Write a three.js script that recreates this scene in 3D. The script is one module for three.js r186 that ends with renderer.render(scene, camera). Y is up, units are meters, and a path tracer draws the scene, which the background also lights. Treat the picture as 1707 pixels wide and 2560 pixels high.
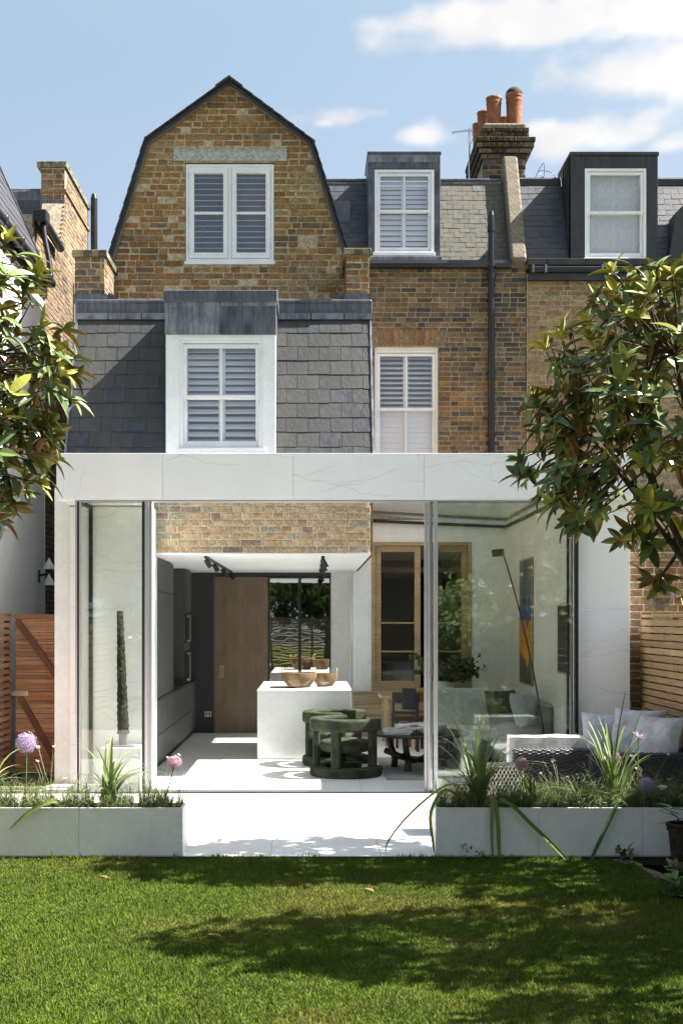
import * as THREE from 'three';
import { mergeGeometries } from 'three/addons/utils/BufferGeometryUtils.js';
import { RoundedBoxGeometry } from 'three/addons/geometries/RoundedBoxGeometry.js';

// ---------------------------------------------------------------- camera, sky, sun, exposure
// y = 0 is the terrace; z = 0 is the plane of the sliding doors; the house stands towards -z.
const scene = new THREE.Scene();
const camera = new THREE.PerspectiveCamera(46.21, 1707 / 2560, 0.1, 600);
camera.position.set(0, 1.862, 12.85);
camera.lookAt(0, 1.862, 0);
camera.setViewOffset(1707, 2560, 73.5, -268, 1707, 2560);       // rising front of a shift lens: verticals stay vertical

const renderer = new THREE.WebGLRenderer({ antialias: true });
renderer.toneMapping = THREE.LinearToneMapping;
renderer.toneMappingExposure = 4.4;
renderer.shadowMap.enabled = true;

const sunTo = new THREE.Vector3(0.85, 1, -0.01).normalize();
const sun = new THREE.DirectionalLight(new THREE.Color().setRGB(1, 0.95, 0.875), 4.8);
sun.position.copy(sunTo).multiplyScalar(60);
sun.castShadow = true;
sun.shadow.mapSize.set(4096, 4096);
Object.assign(sun.shadow.camera, { left: -16, right: 16, top: 16, bottom: -16, near: 1, far: 140 });
scene.add(sun, sun.target);

// ---------------------------------------------------------------- numbers: random, noise
function rng(seed) { let a = seed >>> 0; return () => { a = (a + 0x6D2B79F5) | 0; let t = Math.imul(a ^ (a >>> 15), 1 | a); t = (t + Math.imul(t ^ (t >>> 7), 61 | t)) ^ t; return ((t ^ (t >>> 14)) >>> 0) / 4294967296; }; }
const hash = (x, y, s) => { let h = Math.imul(x, 374761393) + Math.imul(y, 668265263) + Math.imul(s, 2147483629 >>> 3); h = Math.imul(h ^ (h >>> 13), 1274126177); return ((h ^ (h >>> 16)) >>> 0) / 4294967296; };
const mod = (a, n) => ((a % n) + n) % n;
function vn(x, y, px, py, s) {
  const ix = Math.floor(x), iy = Math.floor(y), fx = x - ix, fy = y - iy, u = fx * fx * (3 - 2 * fx), v = fy * fy * (3 - 2 * fy);
  const a = mod(ix, px), b = mod(ix + 1, px), c = mod(iy, py), d = mod(iy + 1, py);
  const p = hash(a, c, s), q = hash(b, c, s), r = hash(a, d, s), t = hash(b, d, s);
  return p + (q - p) * u + (r - p) * v + (p - q - r + t) * u * v;
}
function fbm(x, y, px, py, oct, s) { let f = 0, a = 0.5, n = 0; for (let i = 0; i < oct; i++) { f += a * vn(x, y, px, py, s + i * 17); n += a; a *= 0.5; x *= 2; y *= 2; px *= 2; py *= 2; } return f / n; }
const clamp = (x, a = 0, b = 1) => Math.min(b, Math.max(a, x));
const smooth = (a, b, x) => { const t = clamp((x - a) / (b - a)); return t * t * (3 - 2 * t); };
const mix = (a, b, t) => a + (b - a) * t;

// ---------------------------------------------------------------- sky: summer blue with scattered fair-weather clouds all round
{
  const W = 4096, H = 2048, data = new Float32Array(W * H * 4), R = rng(77);
  const clouds = [];                                              // [azimuth from the view axis, elevation, half width, half height] in radians
  const put = (az, el, w, h) => clouds.push([az, el, w, h]);
  put(0.19, 0.452, 0.10, 0.020); put(0.125, 0.460, 0.06, 0.013); put(0.27, 0.450, 0.07, 0.024); put(0.255, 0.418, 0.085, 0.020); put(0.30, 0.412, 0.06, 0.017);
  put(0.215, 0.374, 0.040, 0.014); put(0.245, 0.370, 0.045, 0.013); put(0.292, 0.362, 0.025, 0.010); put(0.19, 0.381, 0.02, 0.009);
  put(0.034, 0.395, 0.036, 0.009); put(0.052, 0.398, 0.02, 0.007); put(0.084, 0.380, 0.030, 0.010); put(0.012, 0.392, 0.012, 0.004); put(0.36, 0.44, 0.09, 0.025); put(0.30, 0.49, 0.12, 0.02);
  for (let i = 0; i < 74; i++) {
    const az = 0.55 + R() * 5.2, el = 0.12 + R() * 0.95, w = 0.06 + R() * 0.15;
    for (let k = 0; k < 3; k++) put(az + (R() - 0.5) * w * 1.6, el + (R() - 0.5) * 0.03, w * (0.5 + R() * 0.7), w * (0.16 + R() * 0.2));
  }
  for (let y = 0; y < H; y++) {
    const el = ((y + 0.5) / H - 0.5) * Math.PI, row = clouds.filter((c) => Math.abs(el - c[1]) < c[3] * 3.2);
    const stops = [[0, 0.128, 0.152, 0.191], [0.3, 0.094, 0.125, 0.172], [0.46, 0.071, 0.110, 0.154], [1.2, 0.031, 0.069, 0.126], [1.6, 0.030, 0.067, 0.124]];
    let q = 0; while (q < 3 && el > stops[q + 1][0]) q++;
    const f = clamp((el - stops[q][0]) / (stops[q + 1][0] - stops[q][0])), base = [1, 2, 3].map((c) => mix(stops[q][c], stops[q + 1][c], f));
    for (let x = 0; x < W; x++) {
      const k = (y * W + x) * 4;
      if (el <= 0) { data[k] = 0.12; data[k + 1] = 0.12; data[k + 2] = 0.11; data[k + 3] = 1; continue; }
      let az = ((x + 0.5) / W - 0.25) * 2 * Math.PI; if (az > Math.PI) az -= 2 * Math.PI;
      let d = 0;
      for (const c of row) {
        let da = Math.abs(az - c[0]); if (da > Math.PI) da = 2 * Math.PI - da;
        if (da > c[2] * 2.4) continue;
        const e = (el - c[1]) / c[3], q = (da / c[2]) ** 2 + (e < 0 ? e * e * 2.0 : e * e);
        d = Math.max(d, Math.exp(-q * 0.85));
      }
      let den = 0;
      if (d > 0.02) { const n = fbm(x / 32, y / 20, 128, 1e6, 6, 5), n2 = fbm(x / 128, y / 80, 32, 1e6, 3, 41); den = smooth(0.30, 0.98, d * 0.84 + (n - 0.5) * 1.5 + (n2 - 0.5) * 0.5 + 0.08); }
      const cs = Math.max(-1, Math.min(1, Math.cos(el) * Math.sin(az) * sunTo.x + Math.sin(el) * sunTo.y - Math.cos(el) * Math.cos(az) * sunTo.z)), gam = Math.acos(cs), glow = 0.95 * Math.exp(-gam / 0.30) + 0.07 * Math.exp(-gam / 0.9);   // broad glow added round the sun to lift the shaded facade
      const veil = 0.10 * smooth(0.45, 0.8, fbm(x / 512, y / 200, 8, 1e6, 4, 91));
      const a = Math.max(den * 0.96, veil), lum = 0.160 + 0.05 * fbm(x / 24, y / 16, 1e6, 1e6, 4, 12);
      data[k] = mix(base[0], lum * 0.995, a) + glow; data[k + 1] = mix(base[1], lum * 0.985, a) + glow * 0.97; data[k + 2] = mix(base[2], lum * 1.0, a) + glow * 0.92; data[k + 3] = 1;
    }
  }
  const sky = new THREE.DataTexture(data, W, H, THREE.RGBAFormat, THREE.FloatType);
  sky.mapping = THREE.EquirectangularReflectionMapping; sky.magFilter = THREE.LinearFilter; sky.needsUpdate = true;
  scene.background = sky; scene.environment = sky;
}

// ---------------------------------------------------------------- textures
function tex(w, h, f, srgb) {
  const d = new Uint8Array(w * h * 4);
  for (let y = 0; y < h; y++) for (let x = 0; x < w; x++) { const c = f(x / w, y / h), k = (y * w + x) * 4; const g = Array.isArray(c) ? c : [c, c, c]; d[k] = clamp(g[0]) * 255; d[k + 1] = clamp(g[1]) * 255; d[k + 2] = clamp(g[2]) * 255; d[k + 3] = 255; }
  const t = new THREE.DataTexture(d, w, h); t.wrapS = t.wrapT = THREE.RepeatWrapping; t.magFilter = t.minFilter = THREE.LinearFilter;
  if (srgb) t.colorSpace = THREE.SRGBColorSpace; t.needsUpdate = true; return t;
}
const rep = (t, sx, sy = sx, rot = 0) => { const c = t.clone(); c.repeat.set(sx, sy); c.rotation = rot; c.needsUpdate = true; return c; };
const T = {};
T.grit = tex(512, 512, (u, v) => { const a = fbm(u * 16, v * 16, 16, 16, 5, 3), b = fbm(u * 60, v * 60, 60, 60, 2, 9), c = fbm(u * 5, v * 5, 5, 5, 3, 21); return clamp(0.90 + (a - 0.5) * 0.46 + (b - 0.5) * 0.34 + (c - 0.5) * 0.22); }, true);
T.rough = tex(512, 512, (u, v) => fbm(u * 18, v * 18, 18, 18, 6, 8) * 0.7 + fbm(u * 80, v * 80, 80, 80, 2, 4) * 0.3);
T.streak = tex(512, 512, (u, v) => { const a = fbm(u * 40, v * 3, 40, 3, 4, 31), b = fbm(u * 6, v * 5, 6, 5, 4, 33), c = fbm(u * 90, v * 20, 90, 20, 2, 35); return clamp(0.78 + (a - 0.5) * 0.4 + (b - 0.5) * 0.42 + (c - 0.5) * 0.15); }, true);
T.cleft = tex(512, 512, (u, v) => fbm(u * 8, v * 8, 8, 8, 6, 51) * 0.8 + fbm(u * 50, v * 6, 50, 6, 3, 52) * 0.2);
T.wood = tex(512, 512, (u, v) => { const w = fbm(u * 3, v * 10, 3, 10, 4, 61) * 3.2, g = 0.5 + 0.5 * Math.sin((v * 22 + w) * 6.283), f = fbm(u * 6, v * 160, 6, 160, 3, 62), p = fbm(u * 2, v * 8, 2, 8, 3, 63); return clamp(0.84 + g * 0.05 + (f - 0.5) * 0.26 + (p - 0.5) * 0.2); }, true);
T.woodBump = tex(512, 512, (u, v) => fbm(u * 6, v * 160, 6, 160, 3, 62));
T.plaster = tex(512, 512, (u, v) => clamp(0.965 + (fbm(u * 6, v * 6, 6, 6, 5, 71) - 0.5) * 0.09 + (fbm(u * 60, v * 60, 60, 60, 2, 72) - 0.5) * 0.05), true);
{ // pale marble: long hairline veins that wander, fork and fade
  const N = 1024, ink = new Float32Array(N * N), R = rng(811);
  const vein = (x, y, a, len, k, depth) => {
    let w = a;
    for (let i = 0; i < len; i++) {
      w += (R() - 0.5) * 0.34; w += (a - w) * 0.06; x += Math.cos(w); y += Math.sin(w);
      const s = k * (0.35 + 0.65 * vn(i / 40 + depth * 31, a * 10, 1e6, 1e6, 3)) * Math.min(1, i / 30, (len - i) / 60);
      for (const [dx, dy, q] of [[0, 0, 1], [1, 0, 0.45], [0, 1, 0.45], [-1, 0, 0.2], [0, -1, 0.2]]) { const p = mod(Math.round(y) + dy, N) * N + mod(Math.round(x) + dx, N); ink[p] = Math.max(ink[p], s * q); }
      if (depth < 2 && R() < 0.004) vein(x, y, a + (R() - 0.5) * 1.1, len * (0.15 + R() * 0.3), k * 0.7, depth + 1);
    }
  };
  for (let i = 0; i < 13; i++) vein(R() * N, R() * N, (R() - 0.5) * 0.7 + (R() < 0.3 ? 1.4 : 0), 300 + R() * 700, 0.12 + R() * 0.2, 0);
  T.marble = tex(N, N, (u, v) => { const q = ink[Math.floor(v * N) * N + Math.floor(u * N)], b = 0.985 + (fbm(u * 6, v * 6, 6, 6, 4, 88) - 0.5) * 0.05; return [b - q, b - q * 0.97, b - q * 0.92]; }, true);
}
T.fabric = tex(256, 256, (u, v) => clamp(0.9 + 0.06 * Math.sin(u * 6.283 * 64) * Math.sin(v * 6.283 * 64) + (fbm(u * 8, v * 8, 8, 8, 4, 91) - 0.5) * 0.16), true);
T.velvet = tex(512, 512, (u, v) => clamp(0.68 + (fbm(u * 5, v * 5, 5, 5, 5, 95) - 0.5) * 1.1), true);
T.turf = tex(1024, 1024, (u, v) => { const a = fbm(u * 9, v * 9, 9, 9, 5, 101), b = fbm(u * 120, v * 120, 120, 120, 3, 102); return [0.34 + a * 0.14 + (b - 0.5) * 0.25, 0.38 + a * 0.10 + (b - 0.5) * 0.3, 0.16 + (b - 0.5) * 0.12]; }, true);
T.soil = tex(512, 512, (u, v) => { const a = fbm(u * 40, v * 40, 40, 40, 4, 111), b = fbm(u * 8, v * 8, 8, 8, 3, 112); const k = 0.22 + (a - 0.5) * 0.3 + (b - 0.5) * 0.1; return [k * 1.1, k * 0.92, k * 0.76]; }, true);
T.lichen = tex(512, 512, (u, v) => { const a = fbm(u * 12, v * 12, 12, 12, 5, 121), b = fbm(u * 7, v * 7, 7, 7, 4, 122), g = 0.62 + (a - 0.5) * 0.7; const y = smooth(0.52, 0.62, b), k = smooth(0.55, 0.62, fbm(u * 9, v * 9, 9, 9, 4, 124)); let c = [g, g * 0.95, g * 0.85]; c = c.map((q, i) => mix(q, [0.74, 0.72, 0.5][i], y * 0.55)); return c.map((q) => mix(q, 0.26, k * 0.6)); }, true);
T.slate = tex(512, 512, (u, v) => clamp(0.90 + (fbm(u * 7, v * 7, 7, 7, 5, 151) - 0.5) * 0.26 + (fbm(u * 60, v * 8, 60, 8, 3, 152) - 0.5) * 0.14), true);
T.wave = tex(512, 512, (u, v) => fbm(u * 3, v * 5, 3, 5, 3, 131));
T.paint = tex(512, 512, (u, v) => { const n = fbm(u * 5, v * 7, 5, 7, 5, 141), s = v + (n - 0.5) * 0.22; const c = s > 0.66 ? [0.42, 0.46, 0.48] : s > 0.5 ? [0.25, 0.31, 0.50] : s > 0.2 ? [0.80, 0.56, 0.14] : [0.36, 0.36, 0.30]; const k = 0.8 + n * 0.4; return c.map((q) => q * k); }, true);
T.rope = tex(256, 256, (u, v) => 0.5 + 0.5 * Math.sin((u * 24 + v * 24) * 6.283) * Math.sin((u * 24 - v * 24) * 6.283));

// ---------------------------------------------------------------- materials
const rgb = (r, g, b) => new THREE.Color().setRGB(r, g, b);
function mat(c, roughness = 0.8, o = {}) { return new THREE.MeshStandardMaterial({ color: rgb(...c), roughness, ...o }); }
function phys(c, roughness, o = {}) { return new THREE.MeshPhysicalMaterial({ color: rgb(...c), roughness, ...o }); }
const g3 = rep(T.grit, 2.2), r3 = rep(T.rough, 2.2);
const brickMat = (c) => mat(c, 0.95, { map: g3, bumpMap: r3, bumpScale: 0.004 });
const stock = [[.34, .195, .072], [.31, .17, .062], [.36, .225, .092], [.285, .148, .055], [.345, .205, .08], [.25, .135, .055], [.315, .152, .058], [.17, .11, .06], [.37, .255, .125], [.275, .175, .08], [.215, .155, .09], [.335, .18, .07]].map(brickMat);
const sooty = [[.225, .145, .074], [.19, .122, .064], [.26, .18, .095], [.15, .10, .058], [.215, .122, .064], [.108, .078, .054], [.245, .158, .08], [.185, .134, .08], [.138, .105, .072], [.23, .136, .072]].map(brickMat);
const blackened = [[.111, .085, .072], [.085, .068, .060], [.170, .128, .093], [.212, .145, .093], [.128, .102, .085], [.072, .060, .055]].map(brickMat);
const reclaimed = [[.57, .43, .28], [.53, .39, .25], [.61, .48, .33], [.50, .36, .23], [.44, .32, .23], [.33, .25, .20], [.44, .40, .31], [.55, .38, .24], [.58, .45, .28], [.27, .20, .16]].map(brickMat);
const flettons = [[.300, .165, .090], [.330, .203, .112], [.270, .135, .075], [.345, .232, .143], [.225, .128, .083], [.300, .217, .135]].map(brickMat);
const mossy = [[.20, .15, .10], [.26, .20, .13], [.15, .12, .09], [.22, .19, .12], [.30, .22, .14]].map((c) => mat(c, 0.98, { map: rep(T.lichen, 2.6), bumpMap: rep(T.rough, 4), bumpScale: 0.012 }));
const paleStock = [[.359, .257, .148], [.328, .226, .125], [.390, .296, .179], [.296, .195, .109], [.257, .179, .109], [.367, .265, .140]].map(brickMat);
const M = {
  mortar: mat([.54, .44, .29], 0.98, { map: g3, bumpMap: r3, bumpScale: 0.004 }),
  mortarGrey: mat([.42, .355, .25], 0.98, { map: g3, bumpMap: r3, bumpScale: 0.004 }),
  mortarPale: mat([.74, .66, .52], 0.98, { map: g3, bumpMap: r3, bumpScale: 0.004 }),
  white: mat([.85, .86, .875], 0.42, { map: rep(T.plaster, 0.8) }),
  whiteWall: mat([.80, .81, .82], 0.9, { map: rep(T.plaster, 0.5), bumpMap: T.rough, bumpScale: 0.0015 }),
  shutter: mat([0.778, 0.788, 0.799], 0.55),
  render: mat([.80, .80, .80], 0.92, { map: rep(T.plaster, 0.4), bumpMap: rep(T.rough, 2), bumpScale: 0.003 }),
  panel: mat([.82, .815, .80], 0.45, { map: rep(T.plaster, 0.6) }),
  marble: phys([.84, .845, .865], 0.34, { map: rep(T.marble, 0.42), clearcoat: 0.1 }),
  tile: mat([.78, .78, .77], 0.38, { map: rep(T.plaster, 0.7) }),
  joint: mat([.42, .42, .41], 0.9),
  lead: mat([0.136, 0.146, 0.177], 0.5, { map: rep(T.streak, 1.1), metalness: 0.25 }),
  leadPale: mat([0.259, 0.270, 0.310], 0.5, { map: rep(T.streak, 1.4), metalness: 0.2 }),
  zinc: mat([0.036, 0.037, 0.040], 0.45, { map: rep(T.streak, 0.8) }),
  cement: mat([.235, .20, .15], 0.98, { map: rep(T.grit, 3), bumpMap: rep(T.rough, 4), bumpScale: 0.012 }),
  stoneLight: mat([0.504, 0.495, 0.477], 0.95, { map: rep(T.grit, 3), bumpMap: r3, bumpScale: 0.005 }),
  stone: mat([.46, .44, .40], 0.95, { map: rep(T.lichen, 1.2), bumpMap: r3, bumpScale: 0.006 }),
  batten: mat([.26, .19, .12], 0.9),
  roomPlaster: mat([.50, .49, .47], 0.95),
  blackMetal: mat([.012, .012, .014], 0.45),
  blackPlastic: mat([0.008, 0.008, 0.009], 0.32),
  silver: mat([.42, .42, .44], 0.42, { metalness: 0.55 }),
  steel: mat([.55, .55, .55], 0.28, { metalness: 1 }),
  cabinet: mat([0.070, 0.072, 0.072], 0.5, { map: rep(T.plaster, 0.8) }),
  blackWall: mat([.034, .035, .038], 0.7),
  worktop: phys([.09, .09, .09], 0.2, { map: rep(T.marble, 0.9) }),
  corian: mat([.79, .80, .80], 0.42, { map: rep(T.plaster, 0.5) }),
  oakV: mat([.245, .175, .11], 0.55, { map: rep(T.wood, 1.3, 1.3, Math.PI / 2), bumpMap: rep(T.woodBump, 0.6, 0.6, Math.PI / 2), bumpScale: 0.0008 }),
  oakH: mat([.50, .395, .25], 0.55, { map: rep(T.wood, 0.6), bumpMap: rep(T.woodBump, 0.6), bumpScale: 0.0008 }),
  oakFrame: mat([.48, .355, .20], 0.5, { map: rep(T.wood, 0.9) }),
  orangeWood: mat([.36, .14, .05], 0.4, { map: rep(T.wood, 1) }),
  blackWood: mat([.02, .018, .017], 0.4, { map: rep(T.wood, 1) }),
  cane: mat([.36, .225, .105], 0.7, { map: rep(T.rope, 3), bumpMap: rep(T.rope, 3), bumpScale: 0.004 }),
  caneRod: mat([.40, .27, .13], 0.6),
  velvet: phys([.040, .054, .021], 0.85, { map: rep(T.velvet, 3), bumpMap: rep(T.rough, 3), bumpScale: 0.004, sheen: 0.5, sheenColor: rgb(.20, .26, .11), sheenRoughness: 0.4 }),
  linen: mat([.72, .72, .70], 0.92, { map: rep(T.fabric, 3), bumpMap: rep(T.rough, 3), bumpScale: 0.004 }),
  linenGrey: mat([.32, .33, .35], 0.92, { map: rep(T.fabric, 3), bumpMap: rep(T.rough, 3), bumpScale: 0.004 }),
  cushionDark: mat([.05, .05, .055], 0.95, { map: rep(T.fabric, 3) }),
  cushionPale: mat([.58, .60, .66], 0.92, { map: rep(T.fabric, 3), bumpMap: rep(T.rough, 3), bumpScale: 0.006 }),
  wicker: mat([.030, .030, .034], 0.5, { bumpMap: rep(T.rough, 6), bumpScale: 0.002 }),
  wickerCore: mat([.030, .030, .034], 0.9),
  ropeWeave: mat([.46, .42, .36], 0.9),
  rug: mat([.52, .51, .49], 1, { map: rep(T.fabric, 4), bumpMap: rep(T.rough, 8), bumpScale: 0.02 }),
  soil: mat([.9, .9, .9], 1, { map: rep(T.soil, 1.6), bumpMap: rep(T.rough, 3), bumpScale: 0.03 }),
  turf: mat([.62, .62, .62], 1, { map: rep(T.turf, 0.35) }),
  clay: mat([.31, .108, .046], 0.85, { map: g3, bumpMap: r3, bumpScale: 0.003 }),
  clayDark: mat([.15, .065, .04], 0.9, { map: rep(T.lichen, 2) }),
  potStone: mat([.10, .085, .06], 0.95, { map: rep(T.lichen, 2) }),
  glass: phys([.965, .985, .972], 0, { transmission: 1, thickness: 0, ior: 1.5, side: THREE.DoubleSide }),
  doorGlass: phys([.955, .97, .957], 0, { transmission: 1, thickness: 0, ior: 1.5, side: THREE.DoubleSide }),
  windowGlass: phys([.985, .985, .99], 0, { transmission: 1, thickness: 0, ior: 1.5, side: THREE.DoubleSide }),
  reeded: phys([.62, .66, .64], 0.02, { transmission: 1, thickness: 0, ior: 1.5, side: THREE.DoubleSide }),
  mirror: mat([.56, .56, .54], 0.015, { metalness: 1, bumpMap: rep(T.wave, 0.9), bumpScale: 0.0004 }),
  ceramic: phys([.55, .55, .56], 0.3, { clearcoat: 0.4 }),
  bark: mat([.16, .125, .085], 0.95, { map: rep(T.lichen, 3), bumpMap: rep(T.rough, 5), bumpScale: 0.01 }),
  canvas: mat([.9, .9, .9], 0.85, { map: rep(T.paint, 1 / 0.95, 1 / 1.75) }),
  blockWood: mat([.022, .021, .016], 0.9, { map: rep(T.grit, 4), bumpMap: rep(T.cleft, 3), bumpScale: 0.02 }),
};
const slateMats = [[0.041, 0.043, 0.041], [0.044, 0.046, 0.042], [0.037, 0.038, 0.038], [0.048, 0.050, 0.045], [0.041, 0.041, 0.043], [0.035, 0.036, 0.041], [0.044, 0.044, 0.042]].map((c) => mat(c, 0.62, { map: rep(T.slate, 1.7), bumpMap: rep(T.cleft, 2.5), bumpScale: 0.004 }));
const slateBlue = [[.045, .047, .065], [.060, .059, .069]].map((c) => mat(c, 0.55, { map: rep(T.streak, 2.6), bumpMap: rep(T.cleft, 2.5), bumpScale: 0.004 }));
const slateOld = [[0.083, 0.079, 0.059], [0.074, 0.071, 0.056], [0.093, 0.085, 0.064], [0.066, 0.064, 0.053], [0.079, 0.076, 0.061]].map((c) => mat(c, 0.7, { map: rep(T.slate, 2.5), bumpMap: rep(T.cleft, 3), bumpScale: 0.004 }));
const slateNew = [[.050, .050, .061], [.059, .059, .069], [.044, .045, .054]].map((c) => mat(c, 0.55, { map: rep(T.slate, 2.2), bumpMap: rep(T.cleft, 3), bumpScale: 0.003 }));
const cedarMats = [[.58, .29, .14], [.50, .23, .11], [.64, .36, .19], [.40, .19, .095], [.54, .31, .18], [.60, .30, .16]].map((c) => mat(c, 0.75, { map: rep(T.wood, 1.0), bumpMap: rep(T.woodBump, 1.0), bumpScale: 0.001 }));
const braceWood = mat([.20, .082, .048], 0.8, { map: rep(T.wood, 1.0) });
const weathered = mat([.13, .105, .075], 0.9, { map: rep(T.wood, 0.8) });
const pineMats = [[0.499, 0.335, 0.172], [0.533, 0.370, 0.206], [0.447, 0.292, 0.146], [0.516, 0.344, 0.163]].map((c) => mat(c, 0.7, { map: rep(T.wood, 1.1), bumpMap: rep(T.woodBump, 1.1), bumpScale: 0.001 }));
const leafMat = (c, tr, cc) => phys(c, 0.92, { transmission: tr, thickness: 0, side: THREE.DoubleSide, clearcoat: cc, clearcoatRoughness: 0.28 });
const magTop = [leafMat([0.091, 0.151, 0.024], .2, .5), leafMat([0.146, 0.215, 0.029], .24, .5), leafMat([0.061, 0.104, 0.022], .16, .55), leafMat([0.366, 0.360, 0.033], .32, .4), leafMat([0.213, 0.249, 0.031], .28, .5)];
const magUnder = [leafMat([0.189, 0.133, 0.033], .2, .05), leafMat([0.152, 0.162, 0.037], .22, .05), leafMat([0.268, 0.133, 0.035], .2, .05), leafMat([0.342, 0.313, 0.044], .3, .1)];
const bladeMats = [[.12, .19, .035], [.17, .24, .05], [.085, .14, .03], [.24, .25, .09], [.30, .27, .14]].map((c) => leafMat(c, .3, .15));

// ---------------------------------------------------------------- objects
const taken = {};
const numbered = (n) => { const k = taken[n] = (taken[n] ?? -1) + 1; return k ? n + '_' + String(k).padStart(3, '0') : n; };
function tag(o, label, category, group) { o.userData.label = label; o.userData.category = category; if (group) o.userData.group = group; return o; }
function thing(name, label, category, group, pos = [0, 0, 0], turn = 0) { const o = new THREE.Group(); o.name = numbered(name); o.position.set(...pos); o.rotation.y = turn; scene.add(o); return tag(o, label, category, group); }
function sub(parent, name, pos = [0, 0, 0]) { const o = new THREE.Group(); o.name = name; o.position.set(...pos); parent.add(o); return o; }
function part(parent, name, geo, m) { const o = new THREE.Mesh(geo, m); o.name = name; o.castShadow = o.receiveShadow = true; parent.add(o); return o; }
function struct(name, geo, m) { const o = part(scene, numbered(name), geo, m); o.userData.kind = 'structure'; return o; }
function structGroup(name) { const o = new THREE.Group(); o.name = numbered(name); o.userData.kind = 'structure'; scene.add(o); return o; }

// ---------------------------------------------------------------- shapes
function uvMetres(g, du = 0, dv = 0) {                             // texture coordinates in metres, by the way each face points
  if (g.index) g = g.toNonIndexed();
  const p = g.attributes.position, n = g.attributes.normal, uv = new Float32Array(p.count * 2);
  for (let i = 0; i < p.count; i++) {
    const f = i - (i % 3); let nx = 0, ny = 0, nz = 0; for (let k = 0; k < 3; k++) { nx += Math.abs(n.getX(f + k)); ny += Math.abs(n.getY(f + k)); nz += Math.abs(n.getZ(f + k)); }
    const x = p.getX(i), y = p.getY(i), z = p.getZ(i);
    if (nz >= nx && nz >= ny) { uv[2 * i] = x; uv[2 * i + 1] = y; } else if (nx >= ny) { uv[2 * i] = z; uv[2 * i + 1] = y; } else { uv[2 * i] = x; uv[2 * i + 1] = z; }
    uv[2 * i] += du; uv[2 * i + 1] += dv;
  }
  g.setAttribute('uv', new THREE.BufferAttribute(uv, 2)); return g;
}
const bx = (x0, x1, y0, y1, z0, z1, r = 0) => {                    // box from its six faces, its edges eased by r
  const w = x1 - x0, h = y1 - y0, d = z1 - z0;
  const g = r > 0 ? new RoundedBoxGeometry(w, h, d, 2, Math.min(r, w / 2.01, h / 2.01, d / 2.01)) : new THREE.BoxGeometry(w, h, d);
  return uvMetres(g.translate((x0 + x1) / 2, (y0 + y1) / 2, (z0 + z1) / 2));
};
const join = (list) => mergeGeometries(list.map((g) => { const c = g.index ? g.toNonIndexed() : g; if (!c.attributes.uv) uvMetres(c); for (const k of Object.keys(c.attributes)) if (!['position', 'normal', 'uv'].includes(k)) c.deleteAttribute(k); c.clearGroups?.(); return c; }));
const V = (x, y, z) => new THREE.Vector3(x, y, z);
function tube(points, r0, r1 = r0, seg = 8, rad = 6) {              // a tapering limb through points
  const c = new THREE.CatmullRomCurve3(points.map((p) => Array.isArray(p) ? V(...p) : p)), g = new THREE.TubeGeometry(c, seg, 1, rad, false), p = g.attributes.position, q = V(0, 0, 0);
  for (let i = 0; i <= seg; i++) { c.getPointAt(i / seg, q); const r = mix(r0, r1, i / seg); for (let j = 0; j <= rad; j++) { const k = i * (rad + 1) + j; p.setXYZ(k, q.x + (p.getX(k) - q.x) * r, q.y + (p.getY(k) - q.y) * r, q.z + (p.getZ(k) - q.z) * r); } }
  return uvMetres(g);
}
const cyl = (r0, r1, h, x, y, z, seg = 20) => uvMetres(new THREE.CylinderGeometry(r1, r0, h, seg).translate(x, y + h / 2, z));
const bar = (a, b, w, d) => {                                      // a rectangular bar from a to b
  const A = V(...a), B = V(...b), L = A.distanceTo(B), g = uvMetres(new THREE.BoxGeometry(w, L, d));
  return g.applyQuaternion(new THREE.Quaternion().setFromUnitVectors(V(0, 1, 0), B.clone().sub(A).normalize())).translate((A.x + B.x) / 2, (A.y + B.y) / 2, (A.z + B.z) / 2);
};
const lathe = (pts, seg = 32) => uvMetres(new THREE.LatheGeometry(pts.map(([x, y]) => new THREE.Vector2(x, y)), seg));
function extrude(outline, holes, depth, bevel = 0) {
  const s = new THREE.Shape(outline.map(([x, y]) => new THREE.Vector2(x, y)));
  for (const h of holes) s.holes.push(new THREE.Path(h.map(([x, y]) => new THREE.Vector2(x, y))));
  return uvMetres(new THREE.ExtrudeGeometry(s, { depth, bevelEnabled: bevel > 0, bevelSize: bevel, bevelThickness: bevel, bevelSegments: 3, curveSegments: 24 }));
}
const rect = (x0, x1, y0, y1) => [[x0, y0], [x1, y0], [x1, y1], [x0, y1]];
function ring(r0, r1, h, a0, a1, bevel) {                          // upright band: a sector of a ring, standing h high
  const s = new THREE.Shape(); s.absarc(0, 0, r1, a0, a1, false); s.absarc(0, 0, r0, a1, a0, true); s.closePath();
  return uvMetres(new THREE.ExtrudeGeometry(s, { depth: h - 2 * bevel, bevelEnabled: true, bevelSize: bevel, bevelThickness: bevel, bevelSegments: 3, curveSegments: 40 }).translate(0, 0, bevel).rotateX(-Math.PI / 2));
}
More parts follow.
